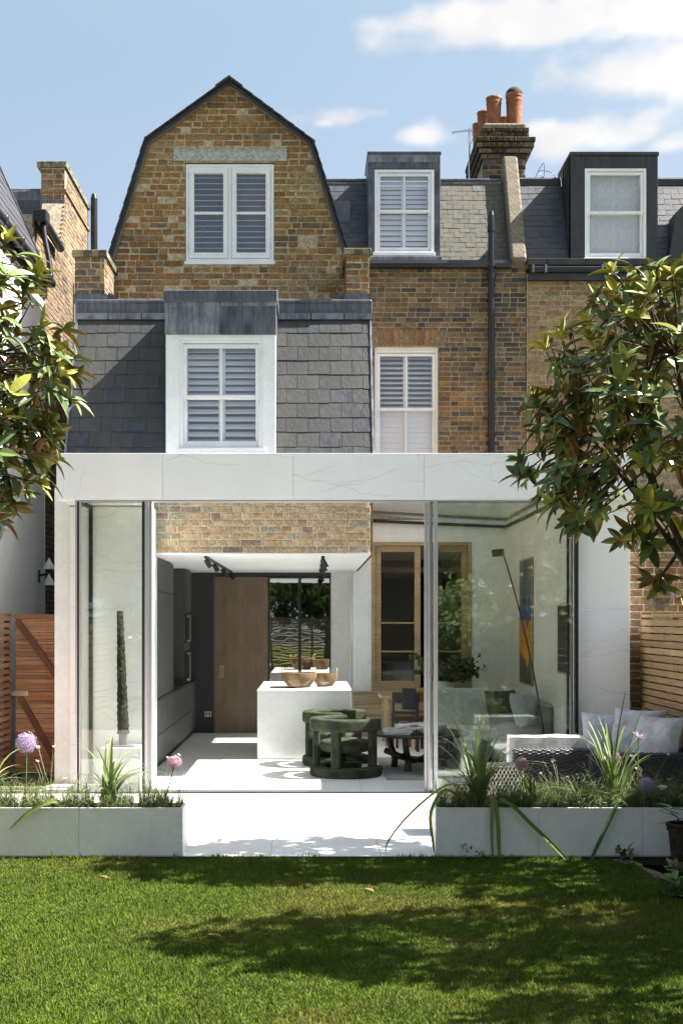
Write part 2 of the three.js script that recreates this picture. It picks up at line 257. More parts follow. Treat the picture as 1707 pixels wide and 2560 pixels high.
function cushion(w, h, d, puff = 0.25, seed = 1) {                 // soft box with bulging faces and creases
  const g = new THREE.BoxGeometry(w, h, d, 14, 10, 10), p = g.attributes.position;
  for (let i = 0; i < p.count; i++) {
    const x = p.getX(i) / (w / 2), y = p.getY(i) / (h / 2), z = p.getZ(i) / (d / 2), e = 0.5 + puff;
    const f = (a, b, c) => a * (1 - 0.13 * puff * 2 * (b * b + c * c) ** e / 1.6);
    const n = (fbm(x * 2 + seed * 3 + z, y * 2 + z * 1.3 + 9, 1e6, 1e6, 4, seed) - 0.5) * 0.14;
    p.setXYZ(i, f(x, y, z) * (w / 2) * (1 + n * 0.3), f(y, x, z) * (h / 2) * (1 + n), f(z, x, y) * (d / 2) * (1 + n));
  }
  g.computeVertexNormals(); return uvMetres(g, seed * 0.37, seed * 0.21);
}

function pillow(w, h, t, seed = 1) {                               // two seamed faces, plump in the middle, drawn in along the sides
  const g = new THREE.BoxGeometry(2, 2, 2, 18, 18, 2), p = g.attributes.position;
  for (let i = 0; i < p.count; i++) {
    let x = p.getX(i), y = p.getY(i), z = p.getZ(i); const e = Math.pow((1 - x * x * x * x) * (1 - y * y * y * y), 0.5), n = (fbm(x * 2.2 + seed * 5 + 20, y * 2.2 + 20, 1e6, 1e6, 4, seed) - 0.5);
    p.setXYZ(i, x * w / 2 * (1 - 0.09 * (1 - y * y)), y * h / 2 * (1 - 0.09 * (1 - x * x)), z * t / 2 * (0.05 + 0.95 * e) * (1 + n * 0.5) + n * 0.03);
  }
  g.computeVertexNormals(); return uvMetres(g, seed * 0.37, seed * 0.21);
}

// Bricks: each one a small block with a worn, chamfered face; a few cut variants share every wall.
function brickShape(len, h, seed) {
  const R = rng(seed), j = () => (R() - 0.5) * 0.006, c = 0.006, D = 0.03, w = len / 2, k = h / 2;
  const f = [[-w + c + j() / 2, -k + c + j() / 2, 0], [w - c + j() / 2, -k + c + j() / 2, 0], [w - c + j() / 2, k - c + j() / 2, 0], [-w + c + j() / 2, k - c + j() / 2, 0]];
  const b = [[-w + j() / 2, -k + j() / 2, -0.006], [w + j() / 2, -k + j() / 2, -0.006], [w + j() / 2, k + j() / 2, -0.006], [-w + j() / 2, k + j() / 2, -0.006]], e = b.map(([x, y]) => [x, y, -D]);
  const out = [], quad = (a, q, r, s) => out.push(...a, ...q, ...r, ...a, ...r, ...s);
  quad(f[0], f[1], f[2], f[3]);
  for (let i = 0; i < 4; i++) { const n = (i + 1) % 4; quad(b[i], b[n], f[n], f[i]); quad(e[i], e[n], b[n], b[i]); }
  const g = new THREE.BufferGeometry(); g.setAttribute('position', new THREE.BufferAttribute(new Float32Array(out), 3)); g.computeVertexNormals();
  return uvMetres(g, R() * 7, R() * 7);
}
const brickCuts = {};
function cutsFor(len, h) { const k = len.toFixed(3) + '/' + h.toFixed(3); return brickCuts[k] ??= [0, 1, 2, 3, 4, 5].map((i) => brickShape(len, h, i * 91 + Math.round(len * 5000))); }
const shadeOf = (m) => m.color.r + m.color.g + m.color.b;
function weathered_(mats, x, y, R, seed) {                         // soot and clay batches come in drifts, with odd bricks between
  mats.sorted ??= [...mats].sort((a, b) => shadeOf(b) - shadeOf(a));
  const drift = fbm(x * 1.3 + 50, y * 1.9 + 50, 1e6, 1e6, 3, seed), k = R() < 0.2 ? R() : clamp((drift - 0.5) * 1.7 + 0.38 + (R() - 0.5) * 0.6, 0, 0.999);
  return mats.sorted[Math.floor(k * mats.length)];
}
// wall: a Group whose +z is the outer face; spans(y) -> [[x0, x1], ...] says where bricks lie in the course at that height
function layBricks(wall, { y0, y1, pitch, spans, mats, mortar, seed, long = 0.236, short = 0.112, joint = 0.011, most = 300, shown = () => true, proud = 0.004, pick }) {
  const R = rng(seed), h = pitch - joint, rows = Math.round((y1 - y0) / pitch), all = [];
  for (let r = 0; r < rows; r++) {
    const y = y0 + (r + 0.5) * pitch;
    for (const [a, b] of spans(y)) {
      let x = a - (r % 2 ? 0.17 : 0.02) - R() * 0.05, header = r % 2 === 1;
      while (x < b) {
        const L = (header ? short : long) + (R() - 0.5) * 0.012, l = Math.max(a, x), q = Math.min(b, x + L);
        if (q - l > 0.03) all.push({ x: (l + q) / 2, y: y + (R() - 0.5) * 0.004, w: q - l, long: L > 0.15, m: pick ? pick((l + q) / 2, y, R) : weathered_(mats, (l + q) / 2, y, R, seed), v: Math.floor(R() * 6), z: (R() - 0.5) * 2 * proud, t: (R() - 0.5) * 0.014 });
        x += L + joint; header = R() < 0.12 ? header : !header;
      }
    }
  }
  const place = (o, b) => { o.position.set(b.x, b.y, b.z); o.scale.set(b.w / (b.long ? long : short), 1, 1); o.rotation.z = b.t; };
  const seen = all.filter((b) => shown(b.x, b.y)).sort((a, b) => b.w - a.w), single = new Set(seen.slice(0, most)), rest = new Map();
  for (const b of all) {
    const g = cutsFor(b.long ? long : short, h)[b.v];
    if (single.has(b)) { place(part(wall, 'brick', g, b.m), b); continue; }
    const o = new THREE.Object3D(); place(o, b); o.updateMatrix();
    (rest.get(b.m) ?? rest.set(b.m, []).get(b.m)).push(g.clone().applyMatrix4(o.matrix));
  }
  if (rest.size) { const ms = [...rest.keys()]; const o = part(wall, 'brickwork', mergeGeometries(ms.map((m) => mergeGeometries(rest.get(m))), true), ms); o.userData.kind = 'stuff'; }
}
const without = (a, b, cuts) => {                                  // the span a..b less the cut spans
  let s = [[a, b]]; for (const [c, d] of cuts) s = s.flatMap(([p, q]) => d <= p || c >= q ? [[p, q]] : [[p, c], [d, q]].filter(([m, n]) => n - m > 0.03)); return s;
};
// Slates on a pitch: slope is a Group with +y up the slope and +z out of it
function laySlates(slope, { rows, gauge, width, spans, mats, seed, pick, thick = 0.007, first = 0 }) {
  const R = rng(seed), shapes = [];
  for (let i = 0; i < 5; i++) {                                    // lower edge a little ragged
    const L = gauge * 2.05, w = width - 0.006, n = 5, pts = []; for (let k = 0; k <= n; k++) pts.push([-w / 2 + w * k / n, (R() - 0.5) * 0.006]); pts.push([w / 2, L], [-w / 2, L]);
    shapes.push(uvMetres(extrude(pts, [], thick).rotateX(-0.028), R() * 5, R() * 5));
  }
  for (let r = 0; r < rows; r++) {
    const y = first + r * gauge;
    for (const [a, b] of spans(y + gauge / 2, y)) {
      for (let x = a - (r % 2 ? width / 2 : 0); x < b - 0.02; x += width) {
        const l = Math.max(a, x), q = Math.min(b, x + width); if (q - l < 0.03) continue;
        const o = part(slope, 'slate', shapes[Math.floor(R() * 5)], pick ? pick((l + q) / 2, y, R) : mats[Math.floor(R() * mats.length)]);
        o.position.set((l + q) / 2, y + (R() - 0.5) * 0.008, 0.012 + R() * 0.004); o.scale.x = (q - l) / width; o.rotation.z = (R() - 0.5) * 0.008;
      }
    }
  }
}

// ================================================================ the ground, the lawn, the terrace
struct('ground', bx(-60, 60, -0.6, -0.10, -60, 60), M.turf);
struct('lawn', bx(-3.55, 3.6, -0.3, -0.035, 3.44, 16.2), M.turf);
{
  const R = rng(5), tuft = (n, hgt, s) => {                        // a pinch of mown blades
    const Q = rng(s), pos = [];
    for (let i = 0; i < n; i++) {
      const x = (Q() - 0.5) * 0.04, z = (Q() - 0.5) * 0.04, a = Q() * 6.283, w = 0.0016 + Q() * 0.0012, h = hgt * (0.55 + Q() * 0.6), lx = (Q() - 0.5) * 0.03, lz = (Q() - 0.5) * 0.03, cx = Math.cos(a) * w, cz = Math.sin(a) * w;
      const m = [x + lx * 0.35, h * 0.6, z + lz * 0.35];
      pos.push(x - cx, 0, z - cz, x + cx, 0, z + cz, m[0] + cx, m[1], m[2] + cz, x - cx, 0, z - cz, m[0] + cx, m[1], m[2] + cz, m[0] - cx, m[1], m[2] - cz, m[0] - cx, m[1], m[2] - cz, m[0] + cx, m[1], m[2] + cz, x + lx, h, z + lz);
    }
    const g = new THREE.BufferGeometry(); g.setAttribute('position', new THREE.BufferAttribute(new Float32Array(pos), 3)); g.computeVertexNormals(); return g;
  };
  const gm = phys([1, 1, 1], 0.9, { transmission: 0.3, specularIntensity: 0.4, thickness: 0, side: THREE.DoubleSide });
  const o4 = new THREE.Object3D(), col = new THREE.Color();
  for (let v = 0; v < 3; v++) {
    const N = 46000, im = new THREE.InstancedMesh(tuft(12, [0.025, 0.031, 0.021][v], 70 + v), gm, N);
    let k = 0;
    for (let i = 0; i < N; i++) {
      const z = 3.445 + 4.2 * Math.pow(R(), 0.95), x = -2.75 + R() * 5.5;
      if (x > bedEdge(z) - 0.02) continue;
      o4.position.set(x, -0.037, z); o4.rotation.set((R() - 0.5) * 0.5, R() * 6.283, (R() - 0.5) * 0.5); const s = 0.7 + R() * 0.6, edge = z < 3.50 && R() < 0.3 ? 1.7 : 1; o4.scale.set(s, s * edge * (0.45 + 1.1 * fbm(x * 2.6, z * 2.6, 1e6, 1e6, 3, 7)) * (R() < 0.05 ? 1.6 : 1), s); o4.updateMatrix(); im.setMatrixAt(k, o4.matrix);
      const p = fbm(x * 1.1 + 40, z * 1.1 + 40, 1e6, 1e6, 4, 15), dry = smooth(0.52, 0.76, p) * 0.55 + (R() < 0.10 ? 0.55 : 0), j = (0.62 + R() * 0.55) * (0.72 + 0.56 * fbm(x * 4 + 9, z * 4 + 9, 1e6, 1e6, 3, 19));
      col.setRGB(mix(0.100, 0.195, dry) * j, mix(0.156, 0.182, dry) * j, mix(0.011, 0.038, dry) * j); im.setColorAt(k, col); k++;
    }
    im.count = k; im.name = numbered('lawn_grass'); im.userData.kind = 'stuff'; tag(im, ['fine mown grass blades of the lawn', 'taller mown grass blades of the lawn', 'short mown grass blades of the lawn'][v], 'grass'); im.castShadow = im.receiveShadow = true; scene.add(im);
  }
}
function bedEdge(z) { return 2.38 + (z - 3.46) * 0.22 + 0.03 * Math.sin(z * 2.1); }
{
  const t = structGroup('terrace');                                // pale porcelain slabs on a slab of concrete
  part(t, 'bed', bx(-3.6, 3.6, -0.25, -0.016, 0.02, 3.40), M.joint);
  const xs = [-3.6, -2.94, -2.07, -1.2, -0.33, 0.54, 1.41, 2.28, 3.15, 3.6], zs = [0.03, 1.18, 2.33, 3.415];
  for (let i = 0; i < 9; i++) for (let k = 0; k < 3; k++) part(t, 'tile', bx(xs[i] + 0.0018, xs[i + 1] - 0.0018, -0.022, 0.0006 * ((i * 7 + k * 3) % 3), zs[k] + 0.0018, zs[k + 1] - 0.0018, 0.0015), M.tile);
  part(t, 'edge_trim', bx(-3.6, 3.6, -0.10, -0.004, 3.417, 3.425), M.zinc);
  const f = structGroup('interior_floor');
  part(f, 'bed', bx(-3.0, 3.2, -0.25, -0.016, -7.0, -0.075), M.joint);
  const zi = [-0.08, -1.18, -2.33, -3.48, -4.63, -5.78, -6.9];
  for (let i = 1; i < 8; i++) for (let k = 0; k < 6; k++) part(f, 'tile', bx(xs[i] + 0.0018, Math.min(xs[i + 1], 3.1) - 0.0018, -0.022, 0.0006 * ((i * 5 + k) % 3), zi[k + 1] + 0.0018, zi[k] - 0.0018, 0.0015), M.tile);
  const p = structGroup('side_passage'); part(p, 'paving', bx(-3.75, -2.92, -0.2, -0.02, -9, 0.0), M.stone);
}

// ================================================================ the house
// ---- a sash or casement with plantation shutters behind the glass; x0..x1, y0..y1 is the outside of its box frame, z its face
function shutters(w, x0, x1, y0, y1, z, n, tilt, stile = 0.035) {
  const W = x1 - x0 - 2 * stile, gap = (y1 - y0) / n, g = uvMetres(new RoundedBoxGeometry(W, Math.min(0.089, gap * (Math.abs(tilt) > 1 ? 0.86 : 1.07)), 0.007, 1, 0.003));
  part(w, 'shutter_stile', bx(x0, x0 + stile, y0, y1, z - 0.014, z + 0.014), M.shutter); part(w, 'shutter_stile', bx(x1 - stile, x1, y0, y1, z - 0.014, z + 0.014), M.shutter);
  for (let i = 0; i < n; i++) { const s = part(w, 'shutter_slat', g, M.shutter); s.position.set((x0 + x1) / 2, y0 + (i + 0.5) * gap, z); s.rotation.x = tilt + (hash(i, Math.round(x0 * 97), n) - 0.5) * 0.07; }
}
function pane(w, x0, x1, y0, y1, z) { part(w, 'pane', bx(x0, x1, y0, y1, z - 0.002, z + 0.004), M.windowGlass); part(w, 'inner_pane', bx(x0, x1, y0, y1, z - 0.014, z - 0.010), M.windowGlass); }
function bars(w, name, list, m = M.white, r = 0.003) { for (const b of list) part(w, name, bx(...b, r), m); }
const frameOf = (x0, x1, y0, y1, z0, z1, s, top = s, bot = s) => [[x0, x0 + s, y0, y1, z0, z1], [x1 - s, x1, y0, y1, z0, z1], [x0 + s, x1 - s, y1 - top, y1, z0, z1], [x0 + s, x1 - s, y0, y0 + bot, z0, z1]];
function sashWindow(w, { x0, x1, y0, y1, z, mid, bar = true, slats, tilt, room = true, slatsLow = slats, tiltLow = tilt, horns = true }) {
  bars(w, 'frame', frameOf(x0, x1, y0, y1, z - 0.09, z, 0.045, 0.045, 0.03));
  const a = x0 + 0.046, b = x1 - 0.046, xm = (a + b) / 2;
  bars(w, 'upper_sash', frameOf(a, b, mid - 0.02, y1 - 0.055, z - 0.045, z - 0.012, 0.042, 0.045, 0.042));
  bars(w, 'lower_sash', frameOf(a, b, y0 + 0.032, mid + 0.018, z - 0.085, z - 0.05, 0.042, 0.04, 0.075));
  if (bar) bars(w, 'glazing_bar', [[xm - 0.011, xm + 0.011, mid + 0.022, y1 - 0.10, z - 0.043, z - 0.015], [xm - 0.011, xm + 0.011, y0 + 0.107, mid - 0.022, z - 0.083, z - 0.053]]);
  if (horns) for (const x of [a + 0.02, b - 0.02]) part(w, 'sash_horn', extrude([[x - 0.018, mid - 0.02], [x + 0.018, mid - 0.02], [x + 0.010, mid - 0.075], [x - 0.010, mid - 0.075]], [], 0.028).translate(0, 0, z - 0.043), M.white);
  pane(w, a + 0.04, b - 0.04, mid + 0.02, y1 - 0.10, z - 0.029); pane(w, a + 0.04, b - 0.04, y0 + 0.10, mid - 0.018, z - 0.068);
  if (slats) for (const [p, q] of bar ? [[a + 0.01, xm - 0.004], [xm + 0.004, b - 0.01]] : [[a + 0.01, b - 0.01]]) { shutters(w, p, q, mid + 0.01, y1 - 0.06, z - 0.15, slats, tilt); shutters(w, p, q, y0 - 0.02, mid - 0.01, z - 0.15, slatsLow, tiltLow); }
}

const house = thing('brick_house', 'London stock brick house with gambrel gable, slate mansards and white shuttered windows', 'house');
{ // ---- the gable of the rear wing
  const wall = sub(house, 'gable_wall', [0, 0, -2.8]);
  const L = [[-2.72, 5.78], [-2.60, 6.55], [-2.13, 8.06], [-1.075, 8.82], [-0.03, 8.04], [0.40, 6.66], [0.45, 5.78]];
  const win = [-1.655, -0.49, 6.49, 7.82];
  part(wall, 'mortar', extrude(L, [rect(...win).reverse()], 0.22).translate(0, 0, -0.225), M.mortar);
  const at = (pts, y) => { for (let i = 0; i < pts.length - 1; i++) { const [a, b] = [pts[i], pts[i + 1]]; if ((y - a[1]) * (y - b[1]) <= 0) return mix(a[0], b[0], (y - a[1]) / (b[1] - a[1])); } return null; };
  const left = L.slice(0, 4), right = L.slice(3);
  layBricks(wall, { y0: 5.80, y1: 8.82, pitch: 0.0825, mats: stock, seed: 11, joint: 0.013, proud: 0.006, shown: (x, y) => y > 6.02 && (x > -1.75 && x < -0.4 ? y > 6.2 : true),
    spans: (y) => { const a = at(left, y), b = at(right, y); if (a === null || b === null || b - a < 0.1) return []; const c = []; if (y > win[2] - 0.03 && y < win[3] + 0.02) c.push([win[0], win[1]]); if (y > 7.83 && y < 7.995) c.push([-1.81, -0.33]); return without(a + 0.01, b - 0.01, c); } });
  part(house, 'stone_lintel', uvMetres(extrude([[-1.81, 7.84], [-0.33, 7.835], [-0.33, 7.985], [-1.80, 7.99]], [], 0.06).translate(0, 0, -2.85)), M.stoneLight);
  const w = sub(house, 'casement_window');
  bars(w, 'frame', [...frameOf(-1.645, -0.497, 6.525, 7.80, -2.89, -2.81, 0.042), [-1.092, -1.05, 6.567, 7.758, -2.885, -2.812]]);
  bars(w, 'sill', [[-1.66, -0.48, 6.485, 6.525, -2.90, -2.772]]);
  for (const [a, b] of [[-1.60, -1.095], [-1.047, -0.542]]) {
    bars(w, 'casement', frameOf(a, b, 6.57, 7.755, -2.86, -2.802, 0.062, 0.075, 0.075));
    bars(w, 'glazing_bar', [[a + 0.062, b - 0.062, 7.148, 7.178, -2.85, -2.81]]);
    pane(w, a + 0.055, b - 0.055, 6.64, 7.685, -2.835);
    shutters(w, a + 0.02, b - 0.02, 6.63, 7.14, -2.93, 7, -1.23, 0.03); shutters(w, a + 0.02, b - 0.02, 7.18, 7.70, -2.93, 7, -1.23, 0.03);
    for (const y of [6.68, 7.14, 7.60]) part(w, 'hinge', cyl(0.006, 0.006, 0.09, a < -1.2 ? a - 0.002 : b + 0.002, y, -2.803, 8), M.steel);
  }
  // ---- gambrel roof over the wing: four pitches, a lead ridge, cement under the verge
  const roof = sub(house, 'gambrel_roof'), o = [[-2.765, 5.80], [-2.64, 6.56], [-2.165, 8.085], [-1.075, 8.868], [0.003, 8.062], [0.445, 6.67], [0.49, 5.80]], i = [[-2.72, 5.80], [-2.595, 6.55], [-2.13, 8.055], [-1.075, 8.815], [-0.03, 8.035], [0.405, 6.66], [0.45, 5.80]];
  for (let k = 0; k < 6; k++) part(roof, 'pitch', uvMetres(extrude([o[k], o[k + 1], i[k + 1], i[k]].reverse(), [], 4.3).translate(0, 0, -7.05)), slateNew[0]);
  const R = rng(3);
  for (let k = 1; k < 5; k++) { const [a, b] = [o[k], o[k + 1]], len = Math.hypot(b[0] - a[0], b[1] - a[1]), n = Math.round(len / 0.17); for (let q = 0; q < n; q++) { const t = q / n, u = (q + 1.15) / n, nx = -(b[1] - a[1]) / len, ny = (b[0] - a[0]) / len, s = 0.012; part(roof, 'verge_slate', bar([mix(a[0], b[0], t) + nx * s, mix(a[1], b[1], t) + ny * s, -2.80], [mix(a[0], b[0], u) + nx * (s + 0.012 * (k < 3 ? -1 : 1)), mix(a[1], b[1], u) + ny * (s + 0.006), -2.80], 0.012, 0.22), slateNew[Math.floor(R() * 3)]); } }
  for (let k = 1; k < 5; k++) part(roof, 'verge_fillet', bar([i[k][0], i[k][1], -2.785], [i[k + 1][0], i[k + 1][1], -2.785], 0.035, 0.045), M.cement);
  part(roof, 'ridge_lead', join([bar([-1.075, 8.878, -2.70], [-1.075, 8.878, -7.0], 0.05, 0.03), bar([-1.07, 8.895, -2.75], [-1.25, 8.765, -2.75], 0.016, 0.16), bar([-1.08, 8.895, -2.75], [-0.90, 8.765, -2.75], 0.016, 0.16)]), M.lead);
  part(house, 'attic_partition', extrude([...i].reverse(), [], 0.1).translate(0, 0, -6.95), M.roomPlaster); part(house, 'attic_floor', bx(-2.70, 0.43, 5.75, 5.80, -6.9, -3.03), M.oakH);
}
{ // ---- brick upstands either side of the gable, with flashings
  for (const [a, b, y, s] of [[-2.93, -2.56, 6.40, 31], [0.42, 0.70, 6.42, 32]]) {
    const w = sub(house, 'parapet_upstand', [0, 0, -1.98]);
    part(w, 'mortar', bx(a + 0.004, b - 0.004, 5.62, y - 0.06, -4.9, -0.006), a < 0 ? M.mortarGrey : M.mortar);
    layBricks(w, { y0: 5.86, y1: y - 0.055, pitch: 0.0825, mats: a < 0 ? blackened.concat(stock.slice(7, 10)) : stock.concat(flettons), seed: s, spans: () => [[a, b]], joint: 0.013 });
    const side = sub(house, 'parapet_side', [a < 0 ? b : a, 0, 0]); side.rotation.y = a < 0 ? Math.PI / 2 : -Math.PI / 2;
    layBricks(side, { y0: 5.86, y1: y - 0.055, pitch: 0.0825, mats: a < 0 ? sooty : stock, seed: s + 5, spans: () => a < 0 ? [[2.0, 2.78]] : [[-2.78, -2.0]], joint: 0.013 });
    part(house, 'coping', bx(a - 0.03, b + 0.03, y - 0.055, y + 0.02, -4.9, -1.945, 0.008), M.stone);
    part(house, 'lead_flashing', join([bx(a - 0.02, b + 0.03, 5.78, 5.88, -2.1, -1.965), bar([b + (a < 0 ? 0.03 : -0.3), 5.86, -1.99], [b + (a < 0 ? 0.14 : -0.42), 5.79, -1.99], 0.10, 0.02)]), M.lead);
  }
}
{ // ---- lower mansard with its dormer
  const tilt = Math.atan2(0.70, 1.731), slope = sub(house, 'lower_mansard', [0, 3.52, -1.175]); slope.rotation.x = -tilt;
  for (const [a, b] of [[-2.88, -1.70], [-0.44, 0.70]]) part(slope, 'battens', bx(a, b, 0, 2.235, -0.06, 0.002), M.batten);
  const R = rng(21);
  laySlates(slope, { rows: 11, gauge: 0.2005, width: 0.264, seed: 22, spans: (y) => without(-2.90, 0.725, [[-1.70, -0.44]]), mats: slateMats,
    pick: (x, y, R) => { const blue = (x < -1.7 && y < 1.05 && y > 0.2 && R() < 0.5) || (x > 0 && y < 1.2 && x > 1.5 - y * 1.2 && R() < 0.75) || (x > 0.1 && y < 0.9 && R() < 0.5); return blue ? slateBlue[x < 0 ? 0 : 1] : slateMats[Math.floor(R() * slateMats.length)]; } });
  for (const x of [-2.9, 0.722]) part(slope, 'edge_strip', bx(x - 0.012, x + 0.012, 0, 2.24, -0.03, 0.03), M.leadPale);
  for (const [a, b] of [[-2.92, -1.72], [-0.42, 0.74]]) {
    part(house, 'lead_cap', bx(a, b, 5.635, 5.80, -2.2, -1.975, 0.012), M.lead);
    part(house, 'lead_roll', bx(a, b, 5.765, 5.812, -2.3, -1.955, 0.02), M.lead);
    for (let x = a; x < b - 0.05; x += 0.41) part(house, 'lead_apron', bx(x + 0.004, Math.min(b, x + 0.402), 5.565, 5.64, -2.02, -1.958 - 0.002 * (Math.round(x * 9) % 2)), M.leadPale);
  }
  part(house, 'wing_floor', bx(-2.86, 0.70, 3.36, 3.44, -6.19, -1.44), M.oakH); part(house, 'wing_roof', bx(-2.88, 0.704, 5.66, 5.735, -6.2, -2.05), M.lead); part(house, 'wing_back_wall', bx(-2.86, 0.70, 3.44, 5.66, -6.19, -6.08), M.roomPlaster);
  part(house, 'wing_side_wall', extrude([[1.44, 2.62], [1.44, 3.42], [2.22, 5.58], [2.22, 5.66], [6.2, 5.66], [6.2, 2.62]], [], 0.03).rotateY(Math.PI / 2).translate(-2.89, 0, 0), M.roomPlaster);
  // dormer
  const d = sub(house, 'lower_dormer');
  part(d, 'lead_cheek', extrude([[1.305, 3.75], [2.1, 5.72], [1.305, 5.72]], [], 0.04).rotateY(Math.PI / 2).translate(-1.715, 0, 0), M.lead);
  part(d, 'lead_cheek', extrude([[1.305, 3.75], [2.1, 5.72], [1.305, 5.72]], [], 0.04).rotateY(Math.PI / 2).translate(-0.468, 0, 0), M.lead);
  part(d, 'lead_front', bx(-1.722, -1.075, 5.205, 5.60, -1.30, -1.225, 0.008), M.leadPale); part(d, 'lead_front', bx(-1.069, -0.421, 5.205, 5.60, -1.30, -1.228, 0.008), M.lead);
  part(d, 'lead_seam', bx(-1.086, -1.062, 5.21, 5.60, -1.235, -1.212, 0.01), M.lead);
  part(d, 'lead_band', bx(-1.726, -0.417, 5.535, 5.585, -1.26, -1.218, 0.006), M.leadPale);
  part(d, 'roof_edge', bx(-1.74, -0.405, 5.585, 5.72, -2.3, -1.205, 0.012), M.lead);
  bars(d, 'surround', [[-1.715, -1.56, 3.55, 5.205, -1.30, -1.245], [-0.578, -0.428, 3.55, 5.205, -1.30, -1.245], [-1.56, -0.578, 5.155, 5.205, -1.30, -1.252]]);
  bars(d, 'sill', [[-1.60, -0.54, 3.80, 3.862, -1.36, -1.232]]);
  const w = sub(house, 'dormer_sash_window');
  sashWindow(w, { x0: -1.56, x1: -0.578, y0: 3.855, y1: 5.155, z: -1.268, mid: 4.478, slats: 8, tilt: -0.72, slatsLow: 7, tiltLow: -0.78 });
}
{ // ---- rear wall of the main house
  const wall = sub(house, 'rear_wall', [0, 0, -6.2]), X0 = 0.45, X1 = 3.39, win = [0.985, 2.01, 3.6, 6.195];
  part(wall, 'mortar', extrude(rect(X0, X1, 3.45, 7.50), [rect(...win).reverse()], 0.22).translate(0, 0, -0.227), M.mortarGrey);
  const R2 = rng(4);
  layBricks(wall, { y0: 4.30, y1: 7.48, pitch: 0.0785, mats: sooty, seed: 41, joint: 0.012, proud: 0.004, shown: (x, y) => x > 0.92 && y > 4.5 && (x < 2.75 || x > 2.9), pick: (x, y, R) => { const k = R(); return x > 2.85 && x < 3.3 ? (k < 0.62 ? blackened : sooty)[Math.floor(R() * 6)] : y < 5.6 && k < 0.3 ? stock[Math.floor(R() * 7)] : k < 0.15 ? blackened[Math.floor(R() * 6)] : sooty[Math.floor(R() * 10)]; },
    spans: (y) => { const c = []; if (y < 6.20) c.push([win[0], win[1]]); if (y > 6.19 && y < 6.455) c.push([0.90 - (y - 6.19) * 0.2, 2.09 + (y - 6.19) * 0.25]); return without(X0 + 0.02, X1, c); } });
  for (let k = 0; k < 15; k++) { const u = (k + 0.5) / 15, x = mix(0.90, 2.09, u), lean = (u - 0.5) * 0.42, o = part(wall, 'arch_brick', cutsFor(0.075, 0.255)[k % 6], [stock, flettons, paleStock][k % 3][(k * 5) % 6]); o.position.set(x + lean * 0.1, 6.323 + 0.012 * (1 - (2 * u - 1) ** 2), 0.003); o.rotation.z = -lean; }
  const w = sub(house, 'first_floor_sash_window');
  sashWindow(w, { x0: 0.992, x1: 2.003, y0: 3.95, y1: 6.15, z: -6.255, mid: 5.205, slats: 11, tilt: -0.95, slatsLow: 15, tiltLow: -0.12 });
  bars(w, 'head', [[0.985, 2.01, 6.15, 6.195, -6.32, -6.262]]);
  part(house, 'street_side', bx(-2.88, 3.36, 0, 8.93, -13, -11), M.roomPlaster); for (const [a, b] of [[-2.89, -2.80], [3.30, 3.385]]) part(house, 'party_wall', bx(a, b, 2.7, 8.93, -11, -6.95), M.roomPlaster); part(house, 'party_wall', bx(3.30, 3.385, 3.46, 7.5, -6.95, -6.43), M.roomPlaster);
  part(house, 'first_floor', bx(-2.80, 3.30, 2.77, 2.90, -11, -8.2), M.oakH); part(house, 'attic_floor', bx(-2.80, 3.30, 7.40, 7.50, -11, -6.43), M.oakH); part(house, 'rear_wall_hidden', bx(-2.90, 0.45, 5.74, 7.5, -6.42, -6.21), M.roomPlaster); part(house, 'loft_front', bx(-2.88, -0.41, 7.5, 8.93, -7.06, -6.96), M.roomPlaster);
  part(house, 'flat_roof', bx(-2.9, 3.38, 8.93, 8.99, -13, -7.0), M.lead);
  // gutter along the eaves
  part(house, 'gutter', extrude([[-6.19, 7.50], [-6.08, 7.53], [-6.05, 7.47], [-6.09, 7.42], [-6.19, 7.42]], [], 2.28).rotateY(-Math.PI / 2).translate(3.14, 0, 0), M.blackPlastic);
  // soil pipe
  const p = sub(house, 'soil_pipe');
  part(p, 'pipe', cyl(0.052, 0.052, 4.75, 2.825, 3.48, -6.10), M.blackPlastic);
  for (const y of [5.62, 7.22, 7.42, 7.98]) part(p, 'collar', cyl(0.064, 0.064, 0.10, 2.825, y, -6.10), M.blackPlastic);
  for (const y of [4.75, 5.75, 6.9]) part(p, 'bracket', bx(2.755, 2.895, y, y + 0.03, -6.2, -6.08, 0.004), M.blackPlastic);
  part(p, 'vent_cage', cyl(0.05, 0.036, 0.07, 2.825, 8.23, -6.10, 10), M.blackPlastic);
  part(p, 'branch', tube([[2.83, 7.34, -6.10], [2.80, 7.42, -6.11], [2.74, 7.45, -6.12]], 0.045, 0.045, 6, 10), M.blackPlastic);
}
const topTilt = Math.atan2(0.65, 1.46);
